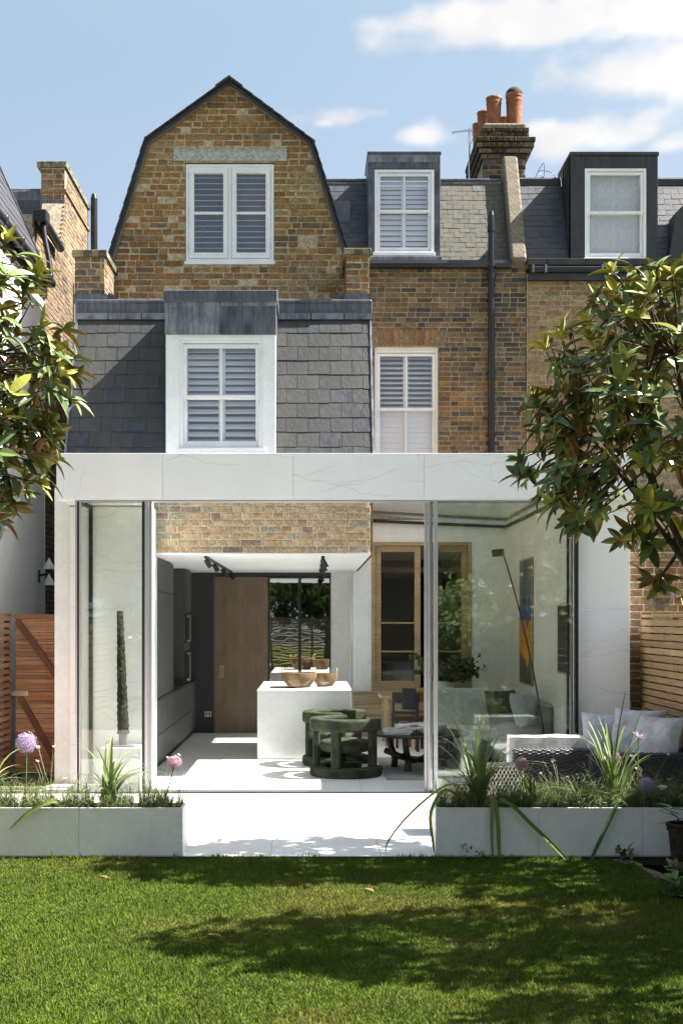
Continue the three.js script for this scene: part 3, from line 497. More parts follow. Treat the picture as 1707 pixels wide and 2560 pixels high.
{ // ---- upper mansard, white dormer
  const slope = sub(house, 'upper_mansard', [0, 7.53, -6.20]); slope.rotation.x = -topTilt;
  for (const [a, b] of [[-0.4, 0.90], [2.02, 3.12]]) part(slope, 'battens', bx(a, b, 0, 1.62, -0.10, 0.002), M.batten);
  laySlates(slope, { rows: 16, gauge: 0.0965, width: 0.172, seed: 52, thick: 0.006, mats: slateOld, spans: () => without(0.10, 3.12, [[0.90, 2.02]]), pick: (x, y, R) => (x > 2 ? slateOld : slateNew)[Math.floor(R() * 3)] });
  part(house, 'eaves_lead', bx(0.86, 2.06, 7.50, 7.60, -6.35, -6.10, 0.01), M.leadPale);
  for (const [a, b] of [[-0.4, 0.90], [2.03, 3.10]]) { part(house, 'ridge_lead', bx(a, b, 8.93, 9.07, -7.2, -6.84, 0.015), M.leadPale); part(house, 'ridge_roll', bx(a, b, 9.04, 9.09, -7.2, -6.82, 0.02), M.lead); }
  part(house, 'roof_light', bx(0.28, 0.62, 8.0, 8.62, -6.78, -6.52, 0.01), M.lead);
  const d = sub(house, 'upper_dormer');
  for (const x of [0.885, 1.995]) part(d, 'lead_cheek', extrude([[6.18, 7.58], [6.88, 9.24], [6.18, 9.24]], [], 0.035).rotateY(Math.PI / 2).translate(x, 0, 0), M.lead);
  bars(d, 'lead_front', [[0.888, 0.99, 7.62, 9.0, -6.27, -6.165], [1.925, 2.03, 7.62, 9.0, -6.27, -6.165], [0.888, 2.03, 9.0, 9.13, -6.27, -6.167]], M.lead, 0.006);
  part(d, 'lead_band', bx(0.884, 2.034, 9.10, 9.235, -6.9, -6.155, 0.01), M.leadPale);
  part(d, 'roof_edge', bx(0.872, 2.046, 9.225, 9.27, -7.1, -6.14, 0.012), M.lead);
  const w = sub(house, 'attic_sash_window');
  sashWindow(w, { x0: 0.99, x1: 1.925, y0: 7.66, y1: 8.985, z: -6.16, mid: 8.33, slats: 8, tilt: -0.45, slatsLow: 8, tiltLow: -0.4 });
  bars(w, 'sill', [[0.96, 1.95, 7.62, 7.67, -6.28, -6.135]]);
}
{ // ---- party wall coping and chimney
  const cp = sub(house, 'party_wall_coping', [3.25, 7.50, -6.10]); cp.rotation.x = -topTilt;
  part(cp, 'cement_cap', uvMetres(new RoundedBoxGeometry(0.25, 2.15, 0.30, 3, 0.05).translate(0, 1.06, -0.05)), M.cement);
  const st = thing('chimney_stack', 'weathered brick chimney stack with mossy corbelled courses above the party wall', 'chimney', null, [0, 0, -7.35]);
  part(st, 'core', bx(2.885, 3.575, 8.8, 10.12, -1.3, -0.012), M.mortarGrey);
  const face = sub(st, 'front_face'), steps = [[8.85, 2.87, 3.59, 0], [9.60, 2.84, 3.62, 0.03], [9.69, 2.80, 3.67, 0.06], [9.78, 2.76, 3.72, 0.09], [9.87, 2.75, 3.74, 0.10], [9.96, 2.84, 3.64, 0.04], [10.05, 2.84, 3.64, 0.04]];
  const R = rng(61), cm = mossy.concat(mossy, blackened.slice(2, 5));
  const courses = []; for (let y = 8.85; y < 9.58; y += 0.083) courses.push([y, 2.87, 3.59, 0]); for (const s of steps.slice(1)) courses.push(s);
  courses.forEach(([y, a, b, o], r) => {
    let x = a - (r % 2 ? 0.12 : 0); while (x < b) { const L = 0.215, l = Math.max(a, x), q = Math.min(b, x + L); if (q - l > 0.04) { const g = part(face, 'brick', cutsFor(0.216, 0.071)[Math.floor(R() * 6)], cm[Math.floor(R() * cm.length)]); g.position.set((l + q) / 2, y + 0.042, o + (R() - 0.5) * 0.014); g.scale.x = (q - l) / 0.216; g.rotation.z = (R() - 0.5) * 0.03; } x += L + 0.012; }
    if (o > 0) part(st, 'corbel_course', bx(a, b, y + 0.005, y + 0.08, -1.3 - o, o - 0.012, 0.008), mossy[r % 5]);
  });
  part(st, 'flaunching', uvMetres(new RoundedBoxGeometry(0.74, 0.13, 1.3, 3, 0.05).translate(3.24, 10.15, -0.62)), M.cement);
  part(st, 'lead_flashing', bx(2.84, 3.62, 8.86, 9.16, -0.2, 0.02, 0.01), M.leadPale);
  const pot = (x, z, h, r, label, hood) => {
    const p = thing('chimney_pot', label, 'chimney pot', 'clay pots on the chimney stacks', [x, 10.16, z]);
    part(p, 'barrel', lathe([[r * 0.93, 0], [r * 0.96, h * 0.5], [r, h * 0.8], [r * 1.04, h * 0.81], [r * 1.04, h * 0.84], [r, h * 0.85], [r * 1.02, h * 0.93], [r * 1.08, h * 0.94], [r * 1.08, h], [r * 0.86, h], [r * 0.84, h * 0.2], [0, h * 0.2]]), M.clay);
    if (hood) part(p, 'hood', uvMetres(new THREE.SphereGeometry(r * 1.12, 20, 10, Math.PI, Math.PI, 0, Math.PI / 2).rotateY(Math.PI * 0.9).scale(1, 0.95, 1).translate(0, h, 0)), M.clayDark);
    return p;
  };
  pot(3.085, -7.55, 0.56, 0.125, 'plain orange clay chimney pot with open top, front of the stack'); pot(3.43, -7.55, 0.60, 0.135, 'tall orange clay chimney pot with dark hooded top', true);
  pot(2.99, -8.0, 0.50, 0.12, 'clay pot half hidden behind the open-topped chimney pot'); pot(2.95, -8.4, 0.46, 0.11, 'clay pot at the far back left of the chimney stack'); pot(3.36, -8.1, 0.44, 0.11, 'clay pot hidden behind the hooded chimney pot');
  const far = thing('far_chimney_stack', 'distant brick chimney stack with small red pots behind the aerial pole', 'chimney', null, [0, 0, -12]);
  part(far, 'stack', bx(2.62, 3.3, 8.9, 9.75, -0.6, 0), sooty[4]);
  for (const [x, h] of [[2.72, 0.55], [2.92, 0.75], [3.1, 0.9]]) part(far, 'pot', lathe([[0.10, 0], [0.10, h * 0.8], [0.15, h * 0.84], [0.15, h * 0.9], [0.10, h], [0.13, h + 0.06], [0.0, h + 0.06]], 16).translate(x, 9.75, -0.2), M.clayDark);
  const a = thing('tv_aerial', 'thin grey TV aerial on a pole beside the chimney', 'aerial', null, [2.635, 9.05, -7.3]);
  part(a, 'pole', cyl(0.014, 0.014, 1.06, 0, 0, 0, 8), M.steel); part(a, 'boom', bar([0.06, 1.03, 0], [-0.30, 0.965, 0.05], 0.022, 0.022), M.steel);
  part(a, 'reflector', bar([0.05, 0.93, 0], [0.05, 1.10, 0], 0.012, 0.05), M.steel);
  for (let i = 0; i < 6; i++) part(a, 'director', bar([-0.03 - i * 0.048, 1.012 - i * 0.009, -0.06], [-0.03 - i * 0.048, 1.012 - i * 0.009, 0.08], 0.006, 0.006), M.steel);
  part(a, 'cable', tube([[0.03, 1.0, 0.02], [0.07, 0.9, 0.02], [0.015, 0.78, 0.02], [0.015, 0.1, 0.015]], 0.005, 0.005, 14, 5), M.blackPlastic);
  const wv = thing('roof_cable', 'loose loops of black cable on the ridge by the chimney', 'cable', null, [3.75, 9.08, -6.95]);
  part(wv, 'loop', tube([[-0.10, 0.0, 0], [0.0, 0.22, 0], [0.06, 0.30, 0.02], [0.05, 0.05, 0.05], [-0.02, 0.16, 0.03], [0.20, 0.14, 0.02], [0.3, 0.02, 0.0], [0.55, 0.05, 0]], 0.005, 0.005, 60, 5), M.blackPlastic);
  part(wv, 'hanging_loop', tube([[-0.12, 0.02, 0.02], [0.0, -0.10, 0.10], [0.2, -0.20, 0.12], [0.45, -0.16, 0.12], [0.62, 0.02, 0.02]], 0.005, 0.005, 40, 5), M.blackPlastic);
}

// ================================================================ the neighbours
{ // ---- house to the right
  const h = thing('neighbour_house', 'neighbouring pale brick house with black zinc dormer beyond the magnolia', 'house');
  const wall = sub(h, 'rear_wall', [0, 0, -6.17]);
  part(wall, 'mortar', bx(3.40, 9.0, 0, 7.34, -0.25, -0.008), M.mortar);
  layBricks(wall, { y0: 3.3, y1: 7.30, pitch: 0.0785, mats: flettons.concat(paleStock), seed: 71, spans: () => [[3.41, 6.0]], joint: 0.011, shown: (x, y) => x < 4.6 && y > 5.0 });
  const slope = sub(h, 'mansard', [0, 7.56, -6.22]); slope.rotation.x = -topTilt;
  for (const [a, b] of [[3.40, 4.08], [5.48, 8.5]]) part(slope, 'battens', bx(a, b, -0.1, 1.62, -0.10, 0.002), M.batten);
  laySlates(slope, { rows: 14, gauge: 0.114, width: 0.25, seed: 72, mats: slateNew, spans: () => without(3.40, 6.4, [[4.08, 5.48]]) });
  part(h, 'core', bx(3.42, 9.0, 0, 7.5, -13, -6.45), M.roomPlaster); part(h, 'loft_core', bx(3.42, 9.0, 7.5, 8.95, -13, -7.6), M.roomPlaster); part(h, 'flat_roof', bx(3.4, 9, 8.95, 9.0, -13, -6.95), M.lead);
  for (let x = 3.41; x < 6.2; x += 0.30) part(h, 'tilting_slate', bx(x, x + 0.296, 7.46, 7.56, -6.30, -6.10, 0.004), slateMats[Math.floor(x * 7) % 5]);
  part(h, 'gutter', bx(3.42, 6.4, 7.33, 7.43, -6.16, -6.04, 0.03), M.blackPlastic); part(h, 'fascia', bx(3.41, 6.4, 7.22, 7.34, -6.17, -6.10), M.zinc);
  for (const x of [3.46, 3.66, 4.55]) part(h, 'gutter_bracket', bx(x, x + 0.028, 7.325, 7.44, -6.165, -6.03, 0.004), M.leadPale);
  for (const [a, b] of [[3.38, 4.05], [5.5, 7.0]]) part(h, 'ridge_lead', bx(a, b, 8.96, 9.09, -7.2, -6.82, 0.015), M.zinc);
  const d = sub(h, 'zinc_dormer');
  for (const x of [4.09, 5.43]) part(d, 'cheek', extrude([[6.18, 7.55], [6.95, 9.22], [6.18, 9.22]], [], 0.04).rotateY(Math.PI / 2).translate(x, 0, 0), M.zinc);
  for (const z of [-6.35, -6.52, -6.69]) part(d, 'standing_seam', bx(4.068, 4.092, 7.95 + (-6.35 - z) * 2.1, 9.2, z - 0.012, z + 0.012), M.zinc);
  bars(d, 'front', [[4.09, 4.315, 7.56, 9.22, -6.27, -6.16], [5.288, 5.47, 7.56, 9.22, -6.27, -6.16], [4.315, 5.288, 9.005, 9.22, -6.27, -6.162]], M.zinc, 0.006);
  part(d, 'roof_edge', bx(4.075, 5.487, 9.205, 9.265, -7.1, -6.14, 0.01), M.zinc);
  const w = sub(h, 'dormer_sash_window');
  sashWindow(w, { x0: 4.315, x1: 5.288, y0: 7.57, y1: 9.005, z: -6.165, mid: 8.31, bar: false, slats: 0 });
  bars(w, 'sill', [[4.29, 5.32, 7.535, 7.575, -6.28, -6.12]]);
  part(w, 'blind', bx(4.38, 5.22, 7.62, 8.96, -6.31, -6.30), M.linen); 
  part(h, 'far_dormer', extrude([[5.62, 7.56], [6.3, 7.56], [6.3, 9.1], [6.05, 8.6], [5.75, 8.3]], [], 0.4).translate(0, 0, -6.5), M.zinc);
  // its garden extension, a brick flank beside the marble pier
  const e = thing('neighbour_extension', 'low orange brick extension wall beside the marble pier behind the trellis', 'wall');
  const ew = sub(e, 'brick_wall', [0, 0, -0.30]);
  part(ew, 'mortar', bx(3.43, 7.0, -0.1, 3.15, -5.6, -0.008), M.mortarPale);
  layBricks(ew, { y0: 0, y1: 3.14, pitch: 0.081, mats: flettons, seed: 75, spans: () => [[3.435, 4.8]], joint: 0.012, shown: (x, y) => x < 4.35 });
  part(e, 'capping', bx(3.43, 7.0, 3.15, 3.2, -6.1, -0.42), M.lead);
  const c = thing('coiled_cable', 'coil of white cable hung on the orange brick wall', 'cable', null, [3.82, 2.12, -0.285]);
  for (let i = 0; i < 5; i++) part(c, 'loop', uvMetres(new THREE.TorusGeometry(0.11 + 0.01 * Math.sin(i * 2), 0.004, 5, 36).translate(0.01 * Math.sin(i * 4), 0.012 * Math.cos(i * 3), 0.006 * i)), M.leadPale);
  part(c, 'tail', tube([[0.2, 0.0, 0.01], [0.26, -0.2, 0.02], [0.3, -0.3, 0.02], [0.24, -0.42, 0.02], [0.33, -0.5, 0.02]], 0.004, 0.004, 30, 5), M.white);
}
{ // ---- house to the left: white rendered wing with a steep slate roof, brick flank behind
  const h = thing('white_neighbour_house', 'neighbouring house with white rendered wing, steep slate roof and black gutters', 'house');
  part(h, 'rendered_wall', bx(-8, -3.75, -0.1, 6.60, -4.0, -0.9), M.render);
  part(h, 'corner_bead', bx(-3.752, -3.742, 0, 6.6, -4.0, -3.97), M.white);
  const in2 = sub(h, 'slate_slope', [-3.70, 6.62, 0]); in2.rotation.order = 'YXZ'; in2.rotation.set(-Math.atan2(0.78, 1.76), Math.PI / 2, 0);
  part(in2, 'battens', bx(0.8, 3.98, 0, 1.95, -0.06, 0.002), M.batten);
  laySlates(in2, { rows: 9, gauge: 0.205, width: 0.30, seed: 81, mats: slateNew, spans: () => [[1.2, 3.98]] });
  part(h, 'roof_core', extrude([[-8, 6.6], [-3.74, 6.6], [-4.52, 8.36], [-8, 9.2]], [], 3.05).translate(0, 0, -3.95), M.roomPlaster);
  part(h, 'verge_lead', bar([-3.70, 6.62, -4.0], [-4.50, 8.42, -4.0], 0.08, 0.03), M.leadPale);
  part(h, 'gutter', bx(-3.72, -3.58, 6.50, 6.62, -4.0, -0.9, 0.05), M.blackPlastic); part(h, 'fascia', bx(-3.75, -3.71, 6.36, 6.62, -4.0, -0.9), M.blackPlastic);
  for (const z of [-1.3, -2.1, -2.9, -3.7]) part(h, 'gutter_union', bx(-3.73, -3.572, 6.49, 6.63, z - 0.035, z + 0.035, 0.03), M.blackPlastic);
  // brick flank of its main house
  const fl = sub(h, 'brick_flank', [-3.9, 0, 0]); fl.rotation.y = Math.PI / 2;       // local x runs towards -z of the world
  const poly = [[4.0, 0], [8.1, 0], [8.1, 9.0], [6.35, 9.0], [5.75, 7.55], [4.0, 7.55]];
  part(fl, 'mortar', extrude(poly, [], 0.35).translate(0, 0, -0.357), M.mortarGrey);
  layBricks(fl, { y0: 0.8, y1: 9.0, pitch: 0.079, mats: sooty, seed: 83, joint: 0.012, spans: (y) => [[y > 7.55 ? 5.75 + (y - 7.55) * 0.414 : 4.0, 8.1]], shown: (x, y) => y > 4.5 && x < 7.4, proud: 0.003 });
  part(h, 'blocked_window', join([bx(-3.905, -3.885, 6.3, 7.35, -7.2, -6.75)]), blackened[0]);
  part(h, 'parapet_coping', bx(-4.34, -3.87, 9.0, 9.09, -8.12, -6.08, 0.01), M.stone); part(h, 'parapet_band', bx(-4.30, -3.875, 8.62, 8.67, -8.1, -6.12, 0.006), paleStock[3]);
  const pf = sub(h, 'parapet_end', [0, 0, -6.13]);
  part(pf, 'mortar', bx(-4.28, -3.905, 7.5, 9.0, -1.9, -0.008), M.mortar);
  layBricks(pf, { y0: 8.5, y1: 9.0, pitch: 0.081, mats: sooty, seed: 85, spans: () => [[-4.28, -3.91]] });
  part(h, 'lead_apron', bx(-4.29, -3.90, 8.17, 8.5, -6.2, -6.115, 0.006), M.lead);
  const sl = sub(h, 'main_mansard', [0, 7.35, -6.02]); sl.rotation.x = -Math.atan2(0.55, 1.35);
  part(sl, 'battens', bx(-6.5, -3.96, 0, 1.45, -0.08, 0.002), M.batten);
  laySlates(sl, { rows: 7, gauge: 0.20, width: 0.32, seed: 86, mats: slateNew, spans: () => [[-5.6, -3.96]] });
  part(h, 'main_core', bx(-9, -4.25, 0, 8.55, -12, -6.65), M.roomPlaster); part(h, 'lower_core', bx(-9, -4.25, 0, 7.4, -6.7, -4.0), M.roomPlaster);
  part(h, 'ridge_lead', bx(-6.5, -4.28, 8.62, 8.78, -7, -6.52, 0.02), M.lead);
  // hopper and pipes
  const p = sub(h, 'rainwater_pipes');
  part(p, 'hopper', bx(-3.92, -3.72, 7.44, 7.62, -4.22, -3.98, 0.02), M.blackPlastic); part(p, 'swan_neck', tube([[-3.80, 7.48, -4.1], [-3.76, 7.2, -4.08], [-3.70, 6.9, -4.06], [-3.66, 6.58, -4.02]], 0.04, 0.04, 12, 10), M.blackPlastic);
  part(p, 'side_gutter', tube([[-3.82, 7.55, -4.1], [-3.82, 7.50, -5.4]], 0.065, 0.065, 4, 10), M.blackPlastic);
  const v = sub(h, 'vent_pipe'); part(v, 'pipe', cyl(0.06, 0.06, 2.6, -3.80, 6.6, -8.1), M.blackPlastic); part(v, 'collar', cyl(0.075, 0.075, 0.12, -3.80, 7.7, -8.1), M.blackPlastic); part(v, 'cap', cyl(0.06, 0.04, 0.08, -3.80, 9.2, -8.1, 10), M.blackPlastic);
  const lamp = thing('wall_lamp', 'dark bracket lamp with two white shades on the rendered wall corner', 'lamp', null, [-3.74, 2.46, -3.6]);
  part(lamp, 'bracket', join([bx(0, 0.012, -0.10, 0.08, -0.04, 0.04, 0.004), bar([0, 0, 0], [0.12, 0.02, 0], 0.03, 0.03)]), M.blackMetal);
  part(lamp, 'shade', new THREE.ConeGeometry(0.09, 0.16, 20, 1, true).translate(0.14, 0.17, 0), M.white); part(lamp, 'shade', new THREE.ConeGeometry(0.09, 0.16, 20, 1, true).translate(0.14, -0.05, 0), M.white);
}

// ================================================================ the glass and marble extension
const ext = thing('garden_extension', 'marble clad glass garden extension with deep white fascia and sliding doors', 'extension');
{
  const fx = [-2.735, -1.6, -0.2, 1.2, 2.6, 3.43];
  for (let i = 0; i < 5; i++) part(ext, 'fascia_panel', uvMetres(bx(fx[i] + 0.0012, fx[i + 1] - 0.0012, 3.15, 3.64, -0.12, 0, 0.003), i * 0.7, i * 0.33), M.marble);
  part(ext, 'drip_trim', bx(-2.735, 3.43, 3.136, 3.15, -0.115, -0.004), M.white);
  part(ext, 'roof_kerb', bx(-2.735, 3.43, 3.50, 3.60, -0.30, -0.122), M.leadPale);
  for (const [a, b] of [[-2.735, -1.86], [2.85, 3.43]]) part(ext, 'soffit', bx(a, b, 3.152, 3.25, -1.34, -0.122), M.whiteWall);
  const py = [0.002, 0.98, 1.97, 3.15];
  for (const [a, b, s, z] of [[-2.74, -1.85, 1.3, -0.75], [2.865, 3.425, 2.6, -0.10]]) for (let k = 0; k < 3; k++) part(ext, 'pier_panel', uvMetres(bx(a, b, py[k] + 0.001, Math.min(py[k + 1] - 0.001, 3.134), z - 0.025, z, 0.002), s, k * 0.41 + s), M.marble);
  part(ext, 'pier_core', bx(-2.735, -1.852, 0, 3.15, -1.36, -0.777), M.whiteWall); part(ext, 'pier_core', bx(3.07, 3.42, 0, 3.45, -1.36, -0.127), M.whiteWall);
  part(ext, 'door_jamb', bx(-1.852, -1.838, 0, 3.15, -1.40, -0.70, 0.003), M.white);
  // frames: slim aluminium, dark gaskets
  const F = (x0, x1, z0, z1, m = M.silver) => part(ext, 'door_stile', bx(x0, x1, 0.004, 3.14, z0, z1, 0.003), m);
  F(-2.535, -2.515, -0.07, -0.005, M.silver); F(-2.515, -2.492, -0.06, -0.015, M.blackMetal); F(-2.492, -2.478, -0.07, -0.005, M.silver);
  F(-1.822, -1.79, -0.06, -0.01, M.blackMetal); F(-1.79, -1.757, -0.075, -0.003, M.silver); F(-1.757, -1.728, -0.14, -0.08, M.silver);
  F(-2.52, -2.48, -0.75, -0.71, M.blackMetal); 
  F(1.215, 1.245, -0.175, -0.13, M.silver); F(1.248, 1.272, -0.12, -0.075, M.silver); F(1.275, 1.302, -0.17, -0.13, M.steel); F(1.305, 1.345, -0.062, -0.002, M.silver);
  F(2.755, 2.78, -0.175, -0.13, M.blackMetal); F(2.785, 2.81, -0.12, -0.075, M.silver); F(2.812, 2.85, -0.062, -0.002, M.blackMetal);
  part(ext, 'threshold_track', bx(-2.535, 2.85, -0.03, 0.003, -0.072, 0.018), M.zinc); for (const z of [-0.02, -0.05]) part(ext, 'track_rail', bx(-2.535, 2.85, 0.003, 0.007, z - 0.004, z + 0.004), M.silver);
  part(ext, 'head_track', bx(-2.535, 2.85, 3.125, 3.138, -0.18, -0.002), M.silver);
  for (const [a, b, z, n] of [[-2.48, -1.82, -0.035, 'fixed_pane'], [1.345, 2.815, -0.03, 'fixed_pane'], [1.27, 2.79, -0.10, 'sliding_pane'], [1.245, 2.76, -0.153, 'sliding_pane']]) { const p = sub(ext, n); part(p, 'outer_sheet', bx(a, b, 0.01, 3.13, z + 0.006, z + 0.012), M.doorGlass); if (z > -0.09) part(p, 'inner_sheet', bx(a, b, 0.01, 3.13, z - 0.012, z - 0.006), M.doorGlass); }
  for (const x of [-2.505]) { const p = sub(ext, 'return_pane'); part(p, 'sheet', bx(x - 0.004, x + 0.004, 0.01, 3.13, -0.71, -0.062), M.doorGlass); }
  part(ext, 'return_head', bx(-2.52, -2.478, 3.11, 3.138, -0.71, -0.07), M.blackMetal);
  // glass roofs
  for (const [a, b] of [[-1.84, -0.6], [-0.59, 0.70]]) part(ext, 'roof_pane', bx(a, b, 3.505, 3.515, -1.34, -0.31), M.glass);
  const rg = sub(ext, 'side_roof');
  for (const [z0, z1] of [[-2.30, -0.31], [-4.24, -2.31], [-6.18, -4.25]]) part(rg, 'roof_pane', extrude([[0.73, 3.50], [3.06, 3.38], [3.06, 3.39], [0.73, 3.51]], [], z1 - z0).translate(0, 0, z0), M.glass);
  for (const z of [-2.305, -4.245]) part(rg, 'glass_fin', extrude([[0.73, 3.42], [3.06, 3.32], [3.06, 3.38], [0.73, 3.50]], [], 0.014).translate(0, 0, z), M.glass);
  part(ext, 'roof_trim', bar([0.70, 3.43, -6.165], [3.08, 3.325, -6.165], 0.045, 0.06), M.blackMetal); part(ext, 'roof_trim', bx(3.035, 3.07, 3.30, 3.345, -6.16, -0.78), M.blackMetal);
}
{ // ---- the rooms behind
  struct('party_wall', bx(3.07, 3.42, -0.1, 3.42, -11, -1.362), M.whiteWall);
  struct('flank_wall', bx(-2.92, -2.745, -0.1, 3.35, -11, -0.777), M.whiteWall);
  struct('back_wall', bx(-2.92, 3.42, 0, 2.77, -11.2, -11.0), M.roomPlaster); struct('ceiling', bx(-2.745, 3.07, 2.68, 2.765, -11, -8.2), M.whiteWall); struct('hall_upper_wall', bx(0.60, 3.07, 2.765, 3.45, -8.3, -8.2), M.whiteWall);
  struct('ceiling', bx(-2.745, 0.693, 2.625, 2.662, -8.2, -1.362), M.whiteWall);
  struct('ceiling', bx(0.60, 3.42, 3.39, 3.45, -8.2, -6.42), M.whiteWall);
  struct('wing_flank_wall', extrude([[1.44, 2.62], [1.44, 3.42], [2.22, 5.58], [2.22, 5.74], [6.2, 5.74], [6.2, 2.62]], [], 0.017).rotateY(Math.PI / 2).translate(0.705, 0, 0), sooty[0]);
  struct('dining_wall', extrude(rect(0.62, 3.07, 0, 3.44), [rect(0.94, 2.53, 0.72, 3.085).reverse()], 0.2).translate(0, 0, -6.4), M.whiteWall);
  struct('kitchen_wall', bx(0.31, 0.64, 0, 2.625, -6.9, -6.78), M.whiteWall);
  struct('kitchen_wall', bx(-2.745, -1.61, 0, 2.625, -6.9, -6.79), M.blackWall);
  struct('kitchen_wall', bx(-1.61, 0.31, 2.56, 2.625, -6.9, -6.79), M.blackWall);
  struct('corner_wall', bx(0.60, 0.64, 0, 2.625, -6.78, -6.2), M.whiteWall);
  const bw = sub(house, 'bulkhead_wall', [0, 0, -1.355]);
  part(bw, 'mortar', bx(-1.873, 0.690, 2.64, 3.62, -0.06, -0.008), M.mortarPale);
  layBricks(bw, { y0: 2.645, y1: 3.60, pitch: 0.0795, mats: reclaimed, seed: 91, spans: () => [[-1.873, 0.693]], joint: 0.012, proud: 0.003 });
  part(bw, 'bead', bx(-1.873, 0.693, 2.628, 2.644, -0.05, 0.003), M.white);
}
{ // ---- oak internal window onto the inner room, oak panelling under it
  const w = thing('internal_window', 'oak framed sliding internal window with dark reeded glass in dining wall', 'window', null, [0, 0, -6.2]);
  bars(w, 'frame', frameOf(0.94, 2.53, 0.72, 3.085, -0.16, 0.02, 0.06, 0.055, 0.05), M.oakFrame, 0.004);
  for (const [a, b, z] of [[1.0, 1.72, -0.02], [1.90, 2.47, -0.08]]) {
    bars(w, 'sash', frameOf(a, b, 0.77, 3.03, z - 0.04, z, 0.095, 0.10, 0.11), M.oakFrame, 0.003);
    bars(w, 'glazing_bar', [[a + 0.095, b - 0.095, 1.79, 1.815, z - 0.03, z - 0.01], [a + 0.095, b - 0.095, 1.335, 1.36, z - 0.03, z - 0.01]], M.oakFrame, 0.002);
    for (const [p, q] of [[0.88, 1.335], [1.36, 1.79], [1.815, 2.93]]) {              // fluted glass
      const n = 46, pts = []; for (let i = 0; i <= n * 4; i++) pts.push([a + 0.095 + (b - a - 0.19) * i / (n * 4), 0.0035 * Math.abs(Math.sin(i / 4 * Math.PI))]);
      const g = new THREE.PlaneGeometry(1, 1, n * 4, 1), ps = g.attributes.position; for (let i = 0; i <= n * 4; i++) for (const r of [0, 1]) ps.setXYZ(r * (n * 4 + 1) + i, pts[i][0], r ? p : q, z - 0.02 + pts[i][1]); g.computeVertexNormals();
      part(w, 'reeded_pane', uvMetres(g), M.reeded);
    }
  }
  const inner = thing('stair_lamp', 'pale ribbed drum lamp glimpsed behind the reeded glass', 'lamp', null, [1.45, 0.0, -7.2]);
  part(inner, 'drum', lathe([[0.26, 0.75], [0.30, 0.8], [0.30, 1.12], [0.27, 1.16], [0, 1.16]]), M.linenGrey); part(inner, 'stand', cyl(0.03, 0.03, 0.76, 0, 0, 0), M.blackMetal);
  struct('inner_floor', bx(-2.9, 3.3, -0.1, -0.002, -11, -6.91), M.oakH);
  const p = thing('oak_panelling', 'pale horizontal oak boards lining the dining bench', 'panelling', null, [0, 0, -6.195]);
  for (let i = 0; i < 4; i++) part(p, 'board', uvMetres(bx(0.645, 3.06, 0.004 + i * 0.174, 0.172 + i * 0.174, 0.002, 0.10, 0.003), i * 0.6, i * 0.31), M.oakH);
  part(p, 'bench_top', bx(0.645, 3.06, 0.70, 0.722, 0.001, 0.13, 0.003), M.oakH);
}
